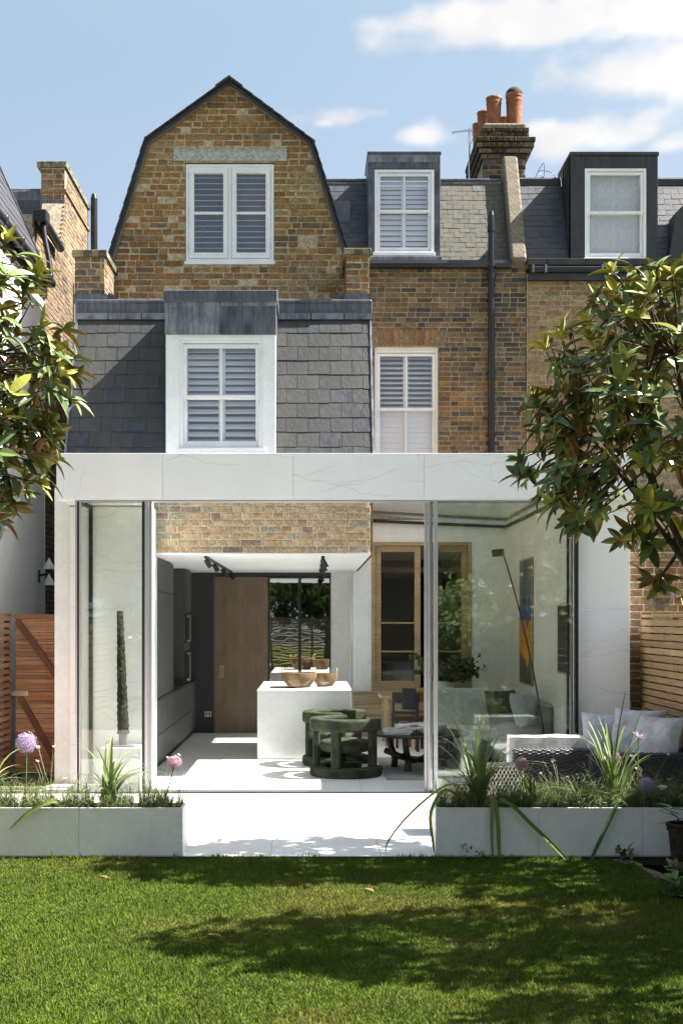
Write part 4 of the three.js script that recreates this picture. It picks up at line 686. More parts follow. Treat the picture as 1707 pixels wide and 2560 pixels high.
{ // ---- kitchen
  const k = thing('kitchen_units', 'wall of dark grey kitchen cabinets with steel oven handles', 'cabinets');
  const door = (z0, z1, y0, y1, m = M.cabinet) => part(k, 'cabinet_door', bx(-1.90, -1.88, y0 + 0.005, y1 - 0.005, z0 + 0.006, z1 - 0.006, 0.002), m);
  part(k, 'carcass', bx(-2.48, -1.902, 0.10, 2.615, -3.45, -1.40), M.cabinet); part(k, 'carcass', bx(-2.48, -1.902, 0.10, 0.86, -6.78, -3.45), M.cabinet); part(k, 'carcass', bx(-2.48, -1.902, 0.86, 2.615, -5.9, -5.1), M.cabinet);
  part(k, 'plinth', bx(-2.48, -1.94, 0.0, 0.10, -6.78, -1.40), M.blackWall);
  for (const [a, b] of [[-1.95, -1.40], [-2.70, -1.95], [-3.45, -2.70]]) { door(a, b, 0.90, 2.20); door(a, b, 2.20, 2.60); }
  for (let i = 0; i < 8; i++) { const a = -1.90 - (i + 1) * 0.61, b = -1.90 - i * 0.61; door(a, b, 0.10, 0.44); door(a, b, 0.44, 0.86); }
  door(-1.90, -1.40, 0.10, 0.86);
  part(k, 'worktop', bx(-2.48, -1.874, 0.862, 0.885, -6.78, -1.95, 0.003), M.worktop);
  part(k, 'recess_back', bx(-2.485, -2.46, 0.886, 2.61, -6.78, -3.45), M.blackWall);
  part(k, 'recess_pull', bx(-1.882, -1.874, 0.55, 1.95, -1.60, -1.55), M.blackMetal); part(k, 'recess_pull', bx(-1.882, -1.874, 0.12, 0.80, -1.60, -1.55), M.blackMetal);
  for (const [y0, y1] of [[0.92, 1.38], [1.50, 1.94]]) { const o = part(k, 'oven_front', bx(-1.90, -1.878, y0, y1, -5.85, -5.15, 0.004), M.blackPlastic); part(o, 'oven_handle', join([bx(-1.84, -1.825, y0 + 0.03, y1 - 0.03, -5.24, -5.22), bx(-1.878, -1.825, y0 + 0.02, y0 + 0.05, -5.245, -5.215), bx(-1.878, -1.825, y1 - 0.05, y1 - 0.02, -5.245, -5.215)]), M.steel); }
  door(-5.9, -5.1, 1.97, 2.60);
  const s = thing('wall_socket', 'steel double socket low on the black kitchen wall', 'socket', null, [-1.70, 0.31, -6.785]); part(s, 'plate', bx(-0.055, 0.055, -0.045, 0.045, 0, 0.01, 0.004), M.steel); for (const x of [-0.025, 0.025]) part(s, 'outlet', bx(x - 0.012, x + 0.012, -0.02, 0.02, 0.009, 0.012, 0.002), M.blackMetal);
  const d = thing('oak_door', 'tall flush oak door with square recessed pull', 'door', null, [0, 0, -6.78]);
  part(d, 'leaf', bx(-1.585, -0.72, 0.006, 2.555, -0.05, 0.0, 0.003), M.oakV); part(d, 'lining', bx(-1.61, -1.589, 0, 2.56, -0.06, 0.02, 0.002), M.oakV); part(d, 'recessed_pull', bx(-1.515, -1.435, 0.90, 1.11, -0.004, 0.003, 0.001), M.oakFrame);
  const mr = thing('mirrored_doors', 'pair of tall dark mirrored doors behind the kitchen island', 'mirror', null, [0, 0, -6.78]);
  for (const [a, b] of [[-0.71, -0.205], [-0.199, 0.305]]) { bars(mr, 'frame', frameOf(a, b, 0.01, 2.55, -0.05, 0.0, 0.022), M.zinc, 0.002); part(mr, 'mirror_panel', bx(a + 0.022, b - 0.022, 0.032, 2.528, -0.04, -0.012), M.mirror); }
  const is = thing('kitchen_island', 'white block kitchen island with waterfall sides and inset sink', 'island', null, [0, 0, -3.06]);
  part(is, 'top', extrude(rect(-0.728, 0.522, -0.004, 2.21), [rect(-0.60, -0.22, 0.35, 1.05).reverse()], 0.02, 0.002).rotateX(-Math.PI / 2).translate(0, 0.90, 0), M.corian);
  part(is, 'front_panel', bx(-0.725, 0.519, 0.012, 0.897, -0.03, 0, 0.003), M.corian); part(is, 'side_panel', bx(-0.725, -0.70, 0.012, 0.897, -2.2, -0.031, 0.002), M.corian); part(is, 'side_panel', bx(0.494, 0.519, 0.012, 0.897, -2.2, -0.031, 0.002), M.corian); part(is, 'back_panel', bx(-0.70, 0.494, 0.012, 0.897, -2.2, -2.17), M.corian);
  part(is, 'plinth', bx(-0.70, 0.49, 0.001, 0.012, -2.15, -0.02), M.blackWall); part(is, 'sink', bx(-0.64, -0.18, 0.70, 0.72, -1.1, -0.3), M.blackMetal);
  const basket = (name, label, x, z, r, h, seed) => {
    const b = thing(name, label, 'basket', 'baskets on the island', [x, 0.925, z]), R = rng(seed);
    part(b, 'base', cyl(r * 0.62, r * 0.66, 0.012, 0, 0, 0, 28), M.cane);
    const rows = 13; for (let i = 0; i < rows; i++) { const t = i / (rows - 1), rr = r * (0.62 + 0.38 * Math.sin(Math.min(1, t * 1.15) * Math.PI / 2)), pts = []; for (let a = 0; a < 36; a++) pts.push(V(Math.cos(a / 36 * 6.2832) * (rr + (a + i) % 2 * 0.006), 0.012 + t * h, Math.sin(a / 36 * 6.2832) * (rr + (a + i) % 2 * 0.006))); part(b, 'cane_round', uvMetres(new THREE.TubeGeometry(new THREE.CatmullRomCurve3(pts, true), 72, h / rows * 0.5, 5, true), R(), R()), M.cane); }
    for (const s of [-1, 1]) part(b, 'handle', tube([[s * r * 0.99, h * 0.8, -0.05], [s * r * 0.98, h + 0.05, -0.045], [s * r * 0.95, h + 0.085, 0], [s * r * 0.98, h + 0.05, 0.045], [s * r * 0.99, h * 0.8, 0.05]], 0.006, 0.006, 18, 6), M.caneRod);
  };
  basket('cane_basket', 'larger round cane basket with looped handles on the white island', -0.18, -3.72, 0.235, 0.185, 5);
  basket('cane_basket', 'smaller cane basket tucked behind the larger one', 0.18, -3.95, 0.17, 0.165, 6);
  for (const [x, lab] of [[-1.28, 'black ceiling track with spotlights over the cabinet run'], [0.13, 'black ceiling track with spotlights over the island']]) {
    const t = thing('track_light', lab, 'track light', 'kitchen ceiling tracks', [x, 2.625, 0]);
    part(t, 'track', bx(-0.018, 0.018, -0.03, 0, -6.3, -1.62), M.blackMetal);
    for (const z of [-1.75, -2.9, -4.4, -6.1]) { const sp = part(t, 'spotlight', uvMetres(new THREE.CylinderGeometry(0.032, 0.032, 0.11, 14).rotateZ(0.5).translate(0.02, -0.085, z)), M.blackMetal); part(sp, 'stem', bx(-0.008, 0.008, -0.06, -0.028, z - 0.008, z + 0.008), M.blackMetal); }
  }
}
{ // ---- sitting room
  const rug = struct('rug', bx(0.86, 2.95, 0.003, 0.018, -3.2, -1.02, 0.006), M.rug); delete rug.userData.kind; tag(rug, 'pale grey looped rug under the black coffee table', 'rug'); 
  const chair = (label, x, z, turn, y = 0.003) => {
    const c = thing('velvet_chair', label, 'armchair', 'round green armchairs', [x, y, z], turn), A = -0.75 * Math.PI - 0.22, B = 0.75 * Math.PI + 0.22;
    part(c, 'base_ring', ring(0.29, 0.405, 0.115, A, B, 0.03), M.velvet);
    const back = part(c, 'back_ring', ring(0.31, 0.405, 0.145, A + 0.42, B - 0.42, 0.03).translate(0, 0.54, 0), M.velvet);
    for (const a of [A + 0.55, -0.62, 0.62, B - 0.55]) { const p = part(c, 'post', uvMetres(new RoundedBoxGeometry(0.088, 0.50, 0.115, 3, 0.03).translate(0, 0.335, 0)), M.velvet); p.position.set(Math.cos(a) * 0.355, 0, -Math.sin(a) * 0.355); p.rotation.y = a; }
    part(c, 'seat', lathe([[0, 0.285], [0.26, 0.285], [0.305, 0.305], [0.318, 0.345], [0.312, 0.385], [0.285, 0.415], [0.2, 0.432], [0, 0.438]], 40), M.velvet);
  };
  chair('green velvet tub chair nearest the threshold, lit seat', 0.405, -1.50, -2.55); chair('green velvet tub chair standing behind the nearer one', 0.31, -2.56, 2.7);
  const t = thing('coffee_table', 'low round black timber coffee table on sculpted legs', 'coffee table', null, [1.32, 0.018, -1.98]);
  part(t, 'top', lathe([[0, 0.415], [0.58, 0.418], [0.625, 0.43], [0.63, 0.445], [0.615, 0.452], [0, 0.452]], 48), M.blackWood);
  for (let i = 0; i < 4; i++) { const a = i * Math.PI / 2 + 0.5; part(t, 'leg', tube([[Math.cos(a) * 0.34, 0.0, Math.sin(a) * 0.34], [Math.cos(a) * 0.33, 0.12, Math.sin(a) * 0.33], [Math.cos(a) * 0.40, 0.30, Math.sin(a) * 0.40], [Math.cos(a) * 0.42, 0.42, Math.sin(a) * 0.42]], 0.042, 0.036, 14, 10), M.blackWood); }
  for (const a of [0.5, 0.5 + Math.PI / 2]) part(t, 'cross_rail', tube([[Math.cos(a) * 0.46, 0.20, Math.sin(a) * 0.46], [Math.cos(a) * 0.2, 0.125, Math.sin(a) * 0.2], [0, 0.11, 0], [-Math.cos(a) * 0.2, 0.125, -Math.sin(a) * 0.2], [-Math.cos(a) * 0.46, 0.20, -Math.sin(a) * 0.46]], 0.04, 0.04, 20, 8), M.blackWood);
  ['large pale grey book at the bottom of the coffee table pile', 'white book in the middle of the coffee table pile', 'blue grey book on top of the coffee table pile'].forEach((lab, i) => { const b = thing('book', lab, 'book', 'books on the coffee table', [1.02 + i * 0.012, 0.471 + i * 0.026, -1.66], 0.12 * i); part(b, 'pages', bx(-0.155, 0.16, 0.003, 0.022, -0.11, 0.11), M.linen); part(b, 'cover', join([bx(-0.16, 0.164, 0, 0.003, -0.115, 0.115), bx(-0.16, 0.164, 0.022, 0.025, -0.115, 0.115), bx(-0.162, -0.159, 0, 0.025, -0.115, 0.115)]), [M.linenGrey, M.white, M.ceramic][i]); });
  const kn = thing('knot_ornament', 'grey plaster knot ornament lying on the books', 'ornament', null, [1.16, 0.56, -1.64]); part(kn, 'knot', uvMetres(new THREE.TorusKnotGeometry(0.075, 0.024, 90, 10, 2, 3).rotateX(1.3).scale(1.5, 0.7, 1)), M.ceramic);
  const bo = thing('serving_bowl', 'wide pale ceramic bowl on the coffee table by the door frame', 'bowl', null, [1.44, 0.470, -1.72]); part(bo, 'bowl', lathe([[0, 0.0], [0.12, 0.0], [0.17, 0.03], [0.20, 0.11], [0.205, 0.125], [0.19, 0.12], [0.15, 0.04], [0, 0.03]], 36), M.ceramic); part(bo, 'rim', uvMetres(new THREE.TorusGeometry(0.2, 0.006, 6, 40).rotateX(Math.PI / 2).translate(0, 0.125, 0)), M.ceramic);
  // lounge seating behind the glass
  const ac = thing('white_armchair', 'low armchair with white linen cushions seen through the glass', 'armchair', null, [1.98, 0.018, -2.95]);
  part(ac, 'frame', bx(-0.44, 0.44, 0.06, 0.26, -0.42, 0.42, 0.04), M.linenGrey); part(ac, 'seat_cushion', cushion(0.84, 0.20, 0.82, 0.3, 4).translate(0, 0.34, 0.02), M.linen); part(ac, 'back_cushion', cushion(0.82, 0.52, 0.22, 0.35, 5).rotateX(-0.14).translate(0, 0.66, -0.33), M.linen); for (const x of [-0.36, 0.36]) for (const z of [-0.36, 0.36]) part(ac, 'leg', cyl(0.02, 0.02, 0.08, x, 0, z, 10), M.blackWood);
  const so = thing('grey_sofa', 'long grey sofa along the white party wall under the paintings', 'sofa', null, [2.70, 0.003, -3.6]);
  part(so, 'base', bx(-0.36, 0.36, 0.08, 0.30, -1.2, 1.2, 0.04), M.linenGrey); for (const z of [-0.6, 0.6]) part(so, 'seat_cushion', cushion(0.70, 0.18, 1.16, 0.25, 7 + z).translate(-0.02, 0.38, z), M.linenGrey); part(so, 'back', bx(0.22, 0.36, 0.3, 0.78, -1.2, 1.2, 0.05), M.linenGrey); for (const x of [-0.3, 0.3]) for (const z of [-1.1, 1.1]) part(so, 'leg', cyl(0.02, 0.02, 0.08, x, 0, z, 10), M.blackWood);
  for (const [x, z, ry, m, lab, s] of [[2.52, -3.05, 0.5, M.cushionDark, 'charcoal scatter cushion on the grey sofa'], [2.74, -2.62, 0.9, M.cushionPale, 'pale lavender scatter cushion at the near end of the grey sofa']].map((q, i) => [...q, i + 11])) { const c = thing('scatter_cushion', lab, 'cushion', 'sofa cushions', [x, 0.70, z], ry); part(c, 'pad', pillow(0.50, 0.46, 0.22, s).rotateX(-0.3), m); }
  const fl = thing('arc_floor_lamp', 'slender black floor lamp with curved stem and drum head', 'floor lamp', null, [2.84, 0.003, -1.72]);
  part(fl, 'base', cyl(0.15, 0.15, 0.02, 0, 0, 0, 32), M.blackMetal); part(fl, 'stem', tube([[0, 0.02, 0], [-0.03, 0.47, 0], [-0.09, 0.85, 0], [-0.19, 1.37, 0], [-0.34, 2.02, 0], [-0.50, 2.58, 0], [-0.535, 2.68, 0]], 0.011, 0.009, 30, 8), M.blackMetal); part(fl, 'lamp_head', uvMetres(new THREE.CylinderGeometry(0.075, 0.075, 0.085, 28).rotateZ(0.12).translate(-0.585, 2.665, 0)), M.blackPlastic);
  const art = (label, x0, y0, z0, z1, y1, m) => { const p = thing('painting', label, 'painting', null, [3.068, 0, 0]); part(p, 'canvas', uvMetres(bx(-0.025, -0.004, y0, y1, z0, z1), -z0, -y0), m); part(p, 'frame', join([bx(-0.03, 0, y0 - 0.02, y0, z0 - 0.02, z1 + 0.02), bx(-0.03, 0, y1, y1 + 0.02, z0 - 0.02, z1 + 0.02), bx(-0.03, 0, y0, y1, z0 - 0.02, z0), bx(-0.03, 0, y0, y1, z1, z1 + 0.02)]), M.oakFrame); };
  art('tall blue and yellow abstract painting on the side wall', 0, 0.95, -4.75, -3.80, 2.70, M.canvas); art('dark relief panel hung on the side wall near the glass', 0, 1.22, -2.02, -1.44, 2.02, M.cushionDark);
  // dining corner
  const dt = thing('dining_table', 'oak dining table standing before the internal window', 'table', null, [1.85, 0.003, -5.1]); part(dt, 'top', bx(-0.85, 0.85, 0.70, 0.74, -0.42, 0.42, 0.008), M.oakFrame); for (const x of [-0.75, 0.75]) for (const z of [-0.34, 0.34]) part(dt, 'leg', bx(x - 0.03, x + 0.03, 0, 0.70, z - 0.03, z + 0.03, 0.005), M.oakFrame);
  const dc = (label, x, z, turn, m) => { const c = thing('dining_chair', label, 'chair', 'dining chairs', [x, 0.003, z], turn); part(c, 'seat', bx(-0.21, 0.21, 0.42, 0.46, -0.20, 0.21, 0.012), m); for (const q of [-0.18, 0.18]) { part(c, 'leg', bar([q, 0, 0.17], [q, 0.42, 0.16], 0.035, 0.035), m); part(c, 'leg', bar([q, 0, -0.22], [q * 0.95, 0.80, -0.19], 0.035, 0.035), m); } part(c, 'backrest', bx(-0.20, 0.20, 0.68, 0.83, -0.215, -0.18, 0.015), m); part(c, 'rail', bx(-0.18, 0.18, 0.52, 0.56, -0.205, -0.18, 0.01), m); };
  dc('black timber dining chair with a dark cloth over its back', 1.36, -4.25, 2.9, M.blackWood); dc('orange timber dining chair beside the black one', 1.62, -4.45, 3.3, M.orangeWood);
  const cl = thing('dark_cloth', 'charcoal cloth thrown over the black dining chair back', 'cloth', null, [1.36, 0.62, -4.02]); part(cl, 'drape', cushion(0.20, 0.30, 0.05, 0.2, 19).translate(0, 0.12, 0.0), M.cushionDark);
  const pl = thing('table_plant', 'leafy branches spreading from a white pot on the dining table', 'plant', null, [1.95, 0.743, -4.95]);
  part(pl, 'pot', lathe([[0, 0], [0.11, 0], [0.15, 0.06], [0.16, 0.18], [0.14, 0.21], [0.13, 0.2], [0.13, 0.1], [0, 0.1]]), M.white);
  const R = rng(131), leaves = [], stems = [], lf = (p, s) => { const g = new THREE.PlaneGeometry(0.035 * s, 0.055 * s); g.rotateX(R() * 3).rotateY(R() * 6).translate(p.x, p.y, p.z); leaves.push(uvMetres(g)); };
  for (let i = 0; i < 26; i++) { const a = R() * 6.283, L = 0.30 + R() * 0.42, e = V(Math.cos(a) * L, 0.22 + R() * 0.36, Math.sin(a) * L * 0.7), m = V(e.x * 0.4, 0.2 + e.y * 0.6, e.z * 0.4), c = new THREE.QuadraticBezierCurve3(V(0, 0.12, 0), m, e); stems.push(tube([V(0, 0.12, 0), c.getPoint(0.5), e], 0.005, 0.002, 5, 4)); for (let k = 0; k < 46; k++) { const p = c.getPoint(0.3 + 0.7 * R()); p.add(V((R() - 0.5) * 0.10, (R() - 0.5) * 0.10, (R() - 0.5) * 0.10)); lf(p, 0.7 + R() * 0.7); } }
  part(pl, 'stems', join(stems), M.bark); const fo = part(pl, 'foliage', join(leaves), leafMat([.035, .06, .018], .2, .2)); fo.userData.kind = 'stuff';
  // sculpture in the glazed bay
  const sc = thing('totem_sculpture', 'dark carved timber totem on a steel base in the glazed bay', 'sculpture', null, [-2.09, 0.452, -0.45]);
  part(sc, 'base_plate', bx(-0.15, 0.14, 0, 0.02, -0.1, 0.1, 0.003), M.leadPale); part(sc, 'post', bx(-0.045, 0.04, 0.02, 0.14, -0.03, 0.03, 0.003), M.leadPale);
  { const g = new THREE.CylinderGeometry(1, 1, 1.36, 14, 60), p = g.attributes.position; for (let i = 0; i < p.count; i++) { const t = p.getY(i) / 1.36 + 0.5, r = mix(0.066, 0.036, t) * (1 + 0.16 * Math.sin(t * 120) * 0.5 + (fbm(p.getX(i) * 3 + 5, t * 26, 1e6, 1e6, 3, 8) - 0.5) * 0.22); p.setXYZ(i, p.getX(i) * r + mix(0.0, -0.035, t), 0.14 + t * 1.36, p.getZ(i) * r * 0.8); } g.computeVertexNormals(); part(sc, 'totem', uvMetres(g), M.blockWood); }
  const pd = thing('plinth', 'low white plinth under the timber totem', 'plinth', null, [-2.09, 0.003, -0.45]); part(pd, 'block', bx(-0.22, 0.22, 0, 0.449, -0.22, 0.2, 0.004), M.corian);
}

// ================================================================ garden furniture on the terrace
function weave(w, h, pitch, amp = 0.007) {                         // woven panel in the xy plane, strands passing in front of and behind stakes
  const out = [], rows = Math.round(h / pitch), gap = 0.045, n = Math.max(4, Math.round(w / gap) * 2);
  for (let r = 0; r < rows; r++) {
    const y = -h / 2 + (r + 0.5) * pitch, hh = pitch * 0.46, pos = [];
    for (let i = 0; i < n; i++) {
      const P = (k) => { const x = -w / 2 + w * k / n, z = amp * Math.cos((k + (r % 2 ? 2 : 0)) * Math.PI / 2); return [x, z]; }, [x0, z0] = P(i), [x1, z1] = P(i + 1);
      const q = (a, b, c, d) => pos.push(...a, ...b, ...c, ...a, ...c, ...d);
      q([x0, y, z0 + 0.005], [x1, y, z1 + 0.005], [x1, y + hh, z1], [x0, y + hh, z0]); q([x0, y - hh, z0], [x1, y - hh, z1], [x1, y, z1 + 0.005], [x0, y, z0 + 0.005]);
    }
    const g = new THREE.BufferGeometry(); g.setAttribute('position', new THREE.BufferAttribute(new Float32Array(pos), 3)); g.computeVertexNormals(); out.push(uvMetres(g));
  }
  return join(out);
}
function wickerBox(o, name, x0, x1, y0, y1, z0, z1, faces) {
  part(o, name, bx(x0 + 0.012, x1 - 0.012, y0, y1 - 0.012, z0 + 0.012, z1 - 0.012), M.wickerCore);
  const add = (w, h, ry, x, y, z, rx = 0) => { const p = part(o, 'woven_panel', weave(w, h, 0.0155).rotateX(rx).rotateY(ry).translate(x, y, z), M.wicker); p.userData.kind = 'stuff'; };
  const mx = (x0 + x1) / 2, my = (y0 + y1) / 2, mz = (z0 + z1) / 2;
  if (faces.includes('f')) add(x1 - x0, y1 - y0, 0, mx, my, z1); if (faces.includes('r')) add(z1 - z0, y1 - y0, Math.PI / 2, x1, my, mz); if (faces.includes('l')) add(z1 - z0, y1 - y0, -Math.PI / 2, x0, my, mz); if (faces.includes('t')) add(x1 - x0, z1 - z0, 0, mx, y1, mz, -Math.PI / 2);
}
{
  const a = thing('wicker_armchair', 'black wicker garden armchair seen from behind with white back cushion', 'garden chair', null, [2.315, 0.002, 0.95]);
  wickerBox(a, 'back', -0.375, 0.375, 0.05, 0.61, 0.30, 0.40, 'ftlr'); wickerBox(a, 'arm', -0.375, -0.28, 0.05, 0.50, -0.36, 0.30, 'ltf'); wickerBox(a, 'arm', 0.28, 0.375, 0.05, 0.50, -0.36, 0.30, 'rtf'); wickerBox(a, 'seat_base', -0.28, 0.28, 0.08, 0.26, -0.36, 0.30, '');
  part(a, 'seat_cushion', cushion(0.55, 0.15, 0.62, 0.25, 21).translate(0, 0.33, -0.04), M.linen); part(a, 'back_cushion', cushion(0.79, 0.46, 0.15, 0.22, 22).translate(-0.03, 0.50, 0.215), M.linen);
  const s = thing('wicker_sofa', 'black wicker garden sofa set against the slatted trellis', 'garden sofa', null, [3.12, 0.002, 0.95]);
  wickerBox(s, 'arm', -0.52, 0.38, 0.05, 0.60, 0.62, 0.74, 'ftl'); wickerBox(s, 'arm', -0.42, 0.38, 0.05, 0.64, -0.74, -0.62, 'ft'); wickerBox(s, 'back', 0.26, 0.38, 0.05, 0.64, -0.62, 0.62, 'lt'); wickerBox(s, 'seat_base', -0.46, 0.26, 0.05, 0.27, -0.62, 0.62, 'l');
  part(s, 'seat_cushion', cushion(0.72, 0.15, 1.22, 0.2, 23).translate(-0.1, 0.345, 0), M.linen);
  [[3.02, 0.55, 0.62, -0.25, 0.3, 'broad pale grey pillow leaning at the house end of the wicker sofa'], [3.2, 0.62, 1.0, -0.75, 0.35, 'pale grey pillow with creased corner in the middle of wicker sofa'], [3.30, 0.58, 1.36, -1.0, 0.3, 'pale grey pillow slumped at the garden end of the wicker sofa']].forEach(([x, y, z, ry, rx, lab], i) => { const p = thing('garden_pillow', lab, 'pillow', 'pillows on the wicker sofa', [x, y + 0.10, z], ry); part(p, 'pad', pillow(0.56, 0.54, 0.24, 31 + i).rotateX(-rx), M.cushionPale); });
  const net = (label, x, z, w, h, seed) => {
    const t = thing('rope_stool', label, 'stool', 'rope stools', [x, 0.002, z], 0.12);
    part(t, 'core', bx(-w / 2 + 0.015, w / 2 - 0.015, 0.01, h - 0.012, -w / 2 + 0.015, w / 2 - 0.015, 0.02), M.wickerCore);
    const strands = [];
    for (const [ry, ox, oz] of [[0, 0, w / 2], [Math.PI / 2, w / 2, 0], [-Math.PI / 2, -w / 2, 0]]) for (let k = -9; k < 19; k++) for (const s of [-1, 1]) { const x0 = -w / 2 + k * w / 9, dx = s * h * 0.55, a = s > 0 ? x0 : x0 + h * 0.55, p0 = [a, 0.01], p1 = [a + dx, h], c = (p, q) => { const t0 = clamp((-w / 2 - p[0]) / (q[0] - p[0])), t1 = clamp((w / 2 - p[0]) / (q[0] - p[0])); return [Math.min(t0, t1), Math.max(t0, t1)]; }, [u, v] = c(p0, p1); if (v - u < 0.03) continue; const P = (q) => [mix(p0[0], p1[0], q), mix(p0[1], p1[1], q), 0.004 * s]; strands.push(bar(P(u), P(v), 0.0075, 0.006).rotateY(ry).translate(ox, 0, oz)); }
    const m = part(t, 'rope_net', join(strands), M.ropeWeave); m.userData.kind = 'stuff'; part(t, 'top', bx(-w / 2, w / 2, h - 0.015, h + 0.01, -w / 2, w / 2, 0.008), M.wicker);
  };
  net('low woven rope stool behind the strappy leaves', 1.36, 2.35, 0.36, 0.44, 1); net('taller woven rope stool beside the wicker armchair', 1.70, 2.0, 0.32, 0.54, 2);
}
{ // ---- planters
  const planter = (label, x0, x1, cuts, seed) => {
    const p = thing('stone_planter', label, 'planter', 'marble troughs along the terrace', [0, 0, 3.27]), xs = [x0, ...cuts, x1];
    for (let i = 0; i < xs.length - 1; i++) part(p, 'front_panel', uvMetres(bx(xs[i] + 0.001, xs[i + 1] - 0.001, 0.003, 0.38, 0.13, 0.15, 0.002), seed + i, i * 0.4), M.panel);
    part(p, 'back_panel', bx(x0, x1, 0.003, 0.378, -0.15, -0.13, 0.002), M.panel); for (const [a, b] of [[x0, x0 + 0.02], [x1 - 0.02, x1]]) part(p, 'end_panel', bx(a, b, 0.003, 0.379, -0.129, 0.129, 0.002), M.panel);
    part(p, 'soil', bx(x0 + 0.021, x1 - 0.021, 0.1, 0.352, -0.129, 0.129), M.soil);
  };
  planter('long white marble planter trough left of the terrace opening', -3.6, -1.016, [-1.83], 0.3); planter('long white marble planter trough right of the terrace opening', 0.97, 3.6, [1.78, 2.59], 1.9);
}
{ // ---- fences, gate, trellis
  const g = thing('timber_gate', 'cedar plank side gate with diagonal braces and steel bolt', 'gate', null, [0, 0, -1.45]), R = rng(171);
  let y = 0.03; while (y < 1.86) { const h = R() < 0.25 ? 0.03 : 0.042 + R() * 0.02; part(g, 'plank', uvMetres(bx(-3.53, -2.905, y, Math.min(1.87, y + h - 0.004), -0.02 - R() * 0.006, 0.0, 0.002), R() * 3, R() * 3), cedarMats[Math.floor(R() * 6)]); y += h; }
  part(g, 'top_rail', bx(-3.54, -2.90, 1.872, 1.92, -0.03, 0.02, 0.004), cedarMats[3]); part(g, 'brace', bar([-3.50, 1.84, 0.022], [-2.92, 1.02, 0.022], 0.07, 0.04), braceWood); part(g, 'brace', bar([-3.47, 0.94, 0.022], [-2.98, 0.06, 0.022], 0.07, 0.04), braceWood); part(g, 'mid_rail', bx(-3.53, -2.91, 0.945, 1.0, 0.001, 0.03, 0.004), cedarMats[1]);
  part(g, 'bolt', join([bx(-3.56, -3.37, 0.95, 1.01, 0.03, 0.04, 0.002), bx(-3.58, -3.40, 0.972, 0.988, 0.04, 0.056, 0.004)]), M.steel); part(g, 'hinge_post', bx(-2.905, -2.875, 0, 1.93, -0.05, 0.03), M.blackMetal);
  const slatted = (name, label, x, z0, z1, face, hgt, mats, step, seed, y0 = 0.05, fill = 0.66) => {        // horizontal slats on posts, run along the garden
    const f = thing(name, label, 'fence', null, [x, 0, 0]), Q = rng(seed);
    for (let z = z0; z <= z1 + 0.01; z += (z1 - z0) / Math.max(1, Math.round((z1 - z0) / 1.5))) part(f, 'post', bx(-0.03, 0.03, -0.1, hgt + 0.02, z - 0.035, z + 0.035, 0.004), mats[1]);
    for (let yy = y0; yy < hgt - 0.02; yy += step) part(f, 'slat', uvMetres(bx(face * 0.03, face * 0.048, yy, yy + step * fill, z0, z1, 0.003), Q() * 4, Q() * 4).rotateX(0), mats[Math.floor(Q() * mats.length)]);
    part(f, 'capping', bx(-0.045, 0.045, hgt, hgt + 0.03, z0 - 0.03, z1 + 0.03, 0.004), mats[0]);
    return f;
  };
  slatted('slatted_fence', 'cedar slatted fence running back to the side gate', -3.62, -1.42, 3.2, 1, 1.90, cedarMats, 0.078, 181);
  const tr = slatted('slatted_trellis', 'pale pine slatted trellis beside the wicker sofa', 3.64, -0.38, 1.95, -1, 1.88, pineMats, 0.074, 182, 0.1, 0.58);
  for (const z of [0.0, 0.45, 0.9, 1.35]) part(tr, 'batten', bx(-0.028, 0.0, 0.05, 1.86, z - 0.02, z + 0.02), pineMats[2]);
  for (let z = -0.36; z < 1.9; z += 0.142) part(tr, 'backing_board', bx(0.034, 0.05, 0.04, 1.86, z, z + 0.139), cedarMats[3]);
  slatted('garden_fence', 'weathered boundary fence beyond the flower bed', 3.66, 2.05, 17.5, -1, 1.75, [weathered, weathered], 0.10, 183, -0.05); slatted('garden_fence', 'weathered boundary fence along the left of the lawn', -3.66, 3.3, 17.5, 1, 1.75, [weathered, weathered], 0.10, 184, -0.05);
  const rf = thing('rear_fence', 'weathered slatted fence across the end of the garden', 'fence', null, [0, 0, 17.6]); for (let x = -9; x <= 9; x += 1.5) part(rf, 'post', bx(x - 0.04, x + 0.04, -0.1, 2.0, 0, 0.08), pineMats[2]); for (let yy = -0.05; yy < 1.95; yy += 0.10) part(rf, 'slat', bx(-9, 9, yy, yy + 0.075, -0.02, 0), weathered);
}

// ================================================================ planting
function leafSheet(L, W, fold, droop, flip) {                      // one side of a leaf: along +y, upper face to +z
  const n = 5, rows = []; for (let i = 0; i <= n; i++) { const t = i / n, w = W / 2 * Math.pow(Math.sin(Math.PI * Math.min(0.985, 0.06 + t * 0.93)), 0.72), y = L * t, z = -droop * t * t * L; rows.push([[-w, y, z + fold * w], [0, y, z], [w, y, z + fold * w]]); }
  const pos = [], q = (a, b, c, d) => flip ? pos.push(...a, ...c, ...b, ...a, ...d, ...c) : pos.push(...a, ...b, ...c, ...a, ...c, ...d);
  const off = flip ? -0.0012 : 0, sh = (p) => [p[0], p[1], p[2] + off];
  for (let i = 0; i < n; i++) for (let k = 0; k < 2; k++) q(sh(rows[i][k]), sh(rows[i][k + 1]), sh(rows[i + 1][k + 1]), sh(rows[i + 1][k]));
  const g = new THREE.BufferGeometry(); g.setAttribute('position', new THREE.BufferAttribute(new Float32Array(pos), 3)); g.computeVertexNormals(); return uvMetres(g);
}
const leafKinds = [[0.17, 0.062, 0.35, 0.10], [0.15, 0.058, 0.25, 0.30], [0.185, 0.066, 0.45, 0.22], [0.13, 0.05, 0.5, -0.1], [0.20, 0.055, 0.6, 0.45], [0.11, 0.052, 0.15, 0.6], [0.16, 0.072, 0.1, 0.05]].map((a) => { const t = leafSheet(...a, false), b = leafSheet(...a, true); return { t, b, both: mergeGeometries([t, b], true) }; });
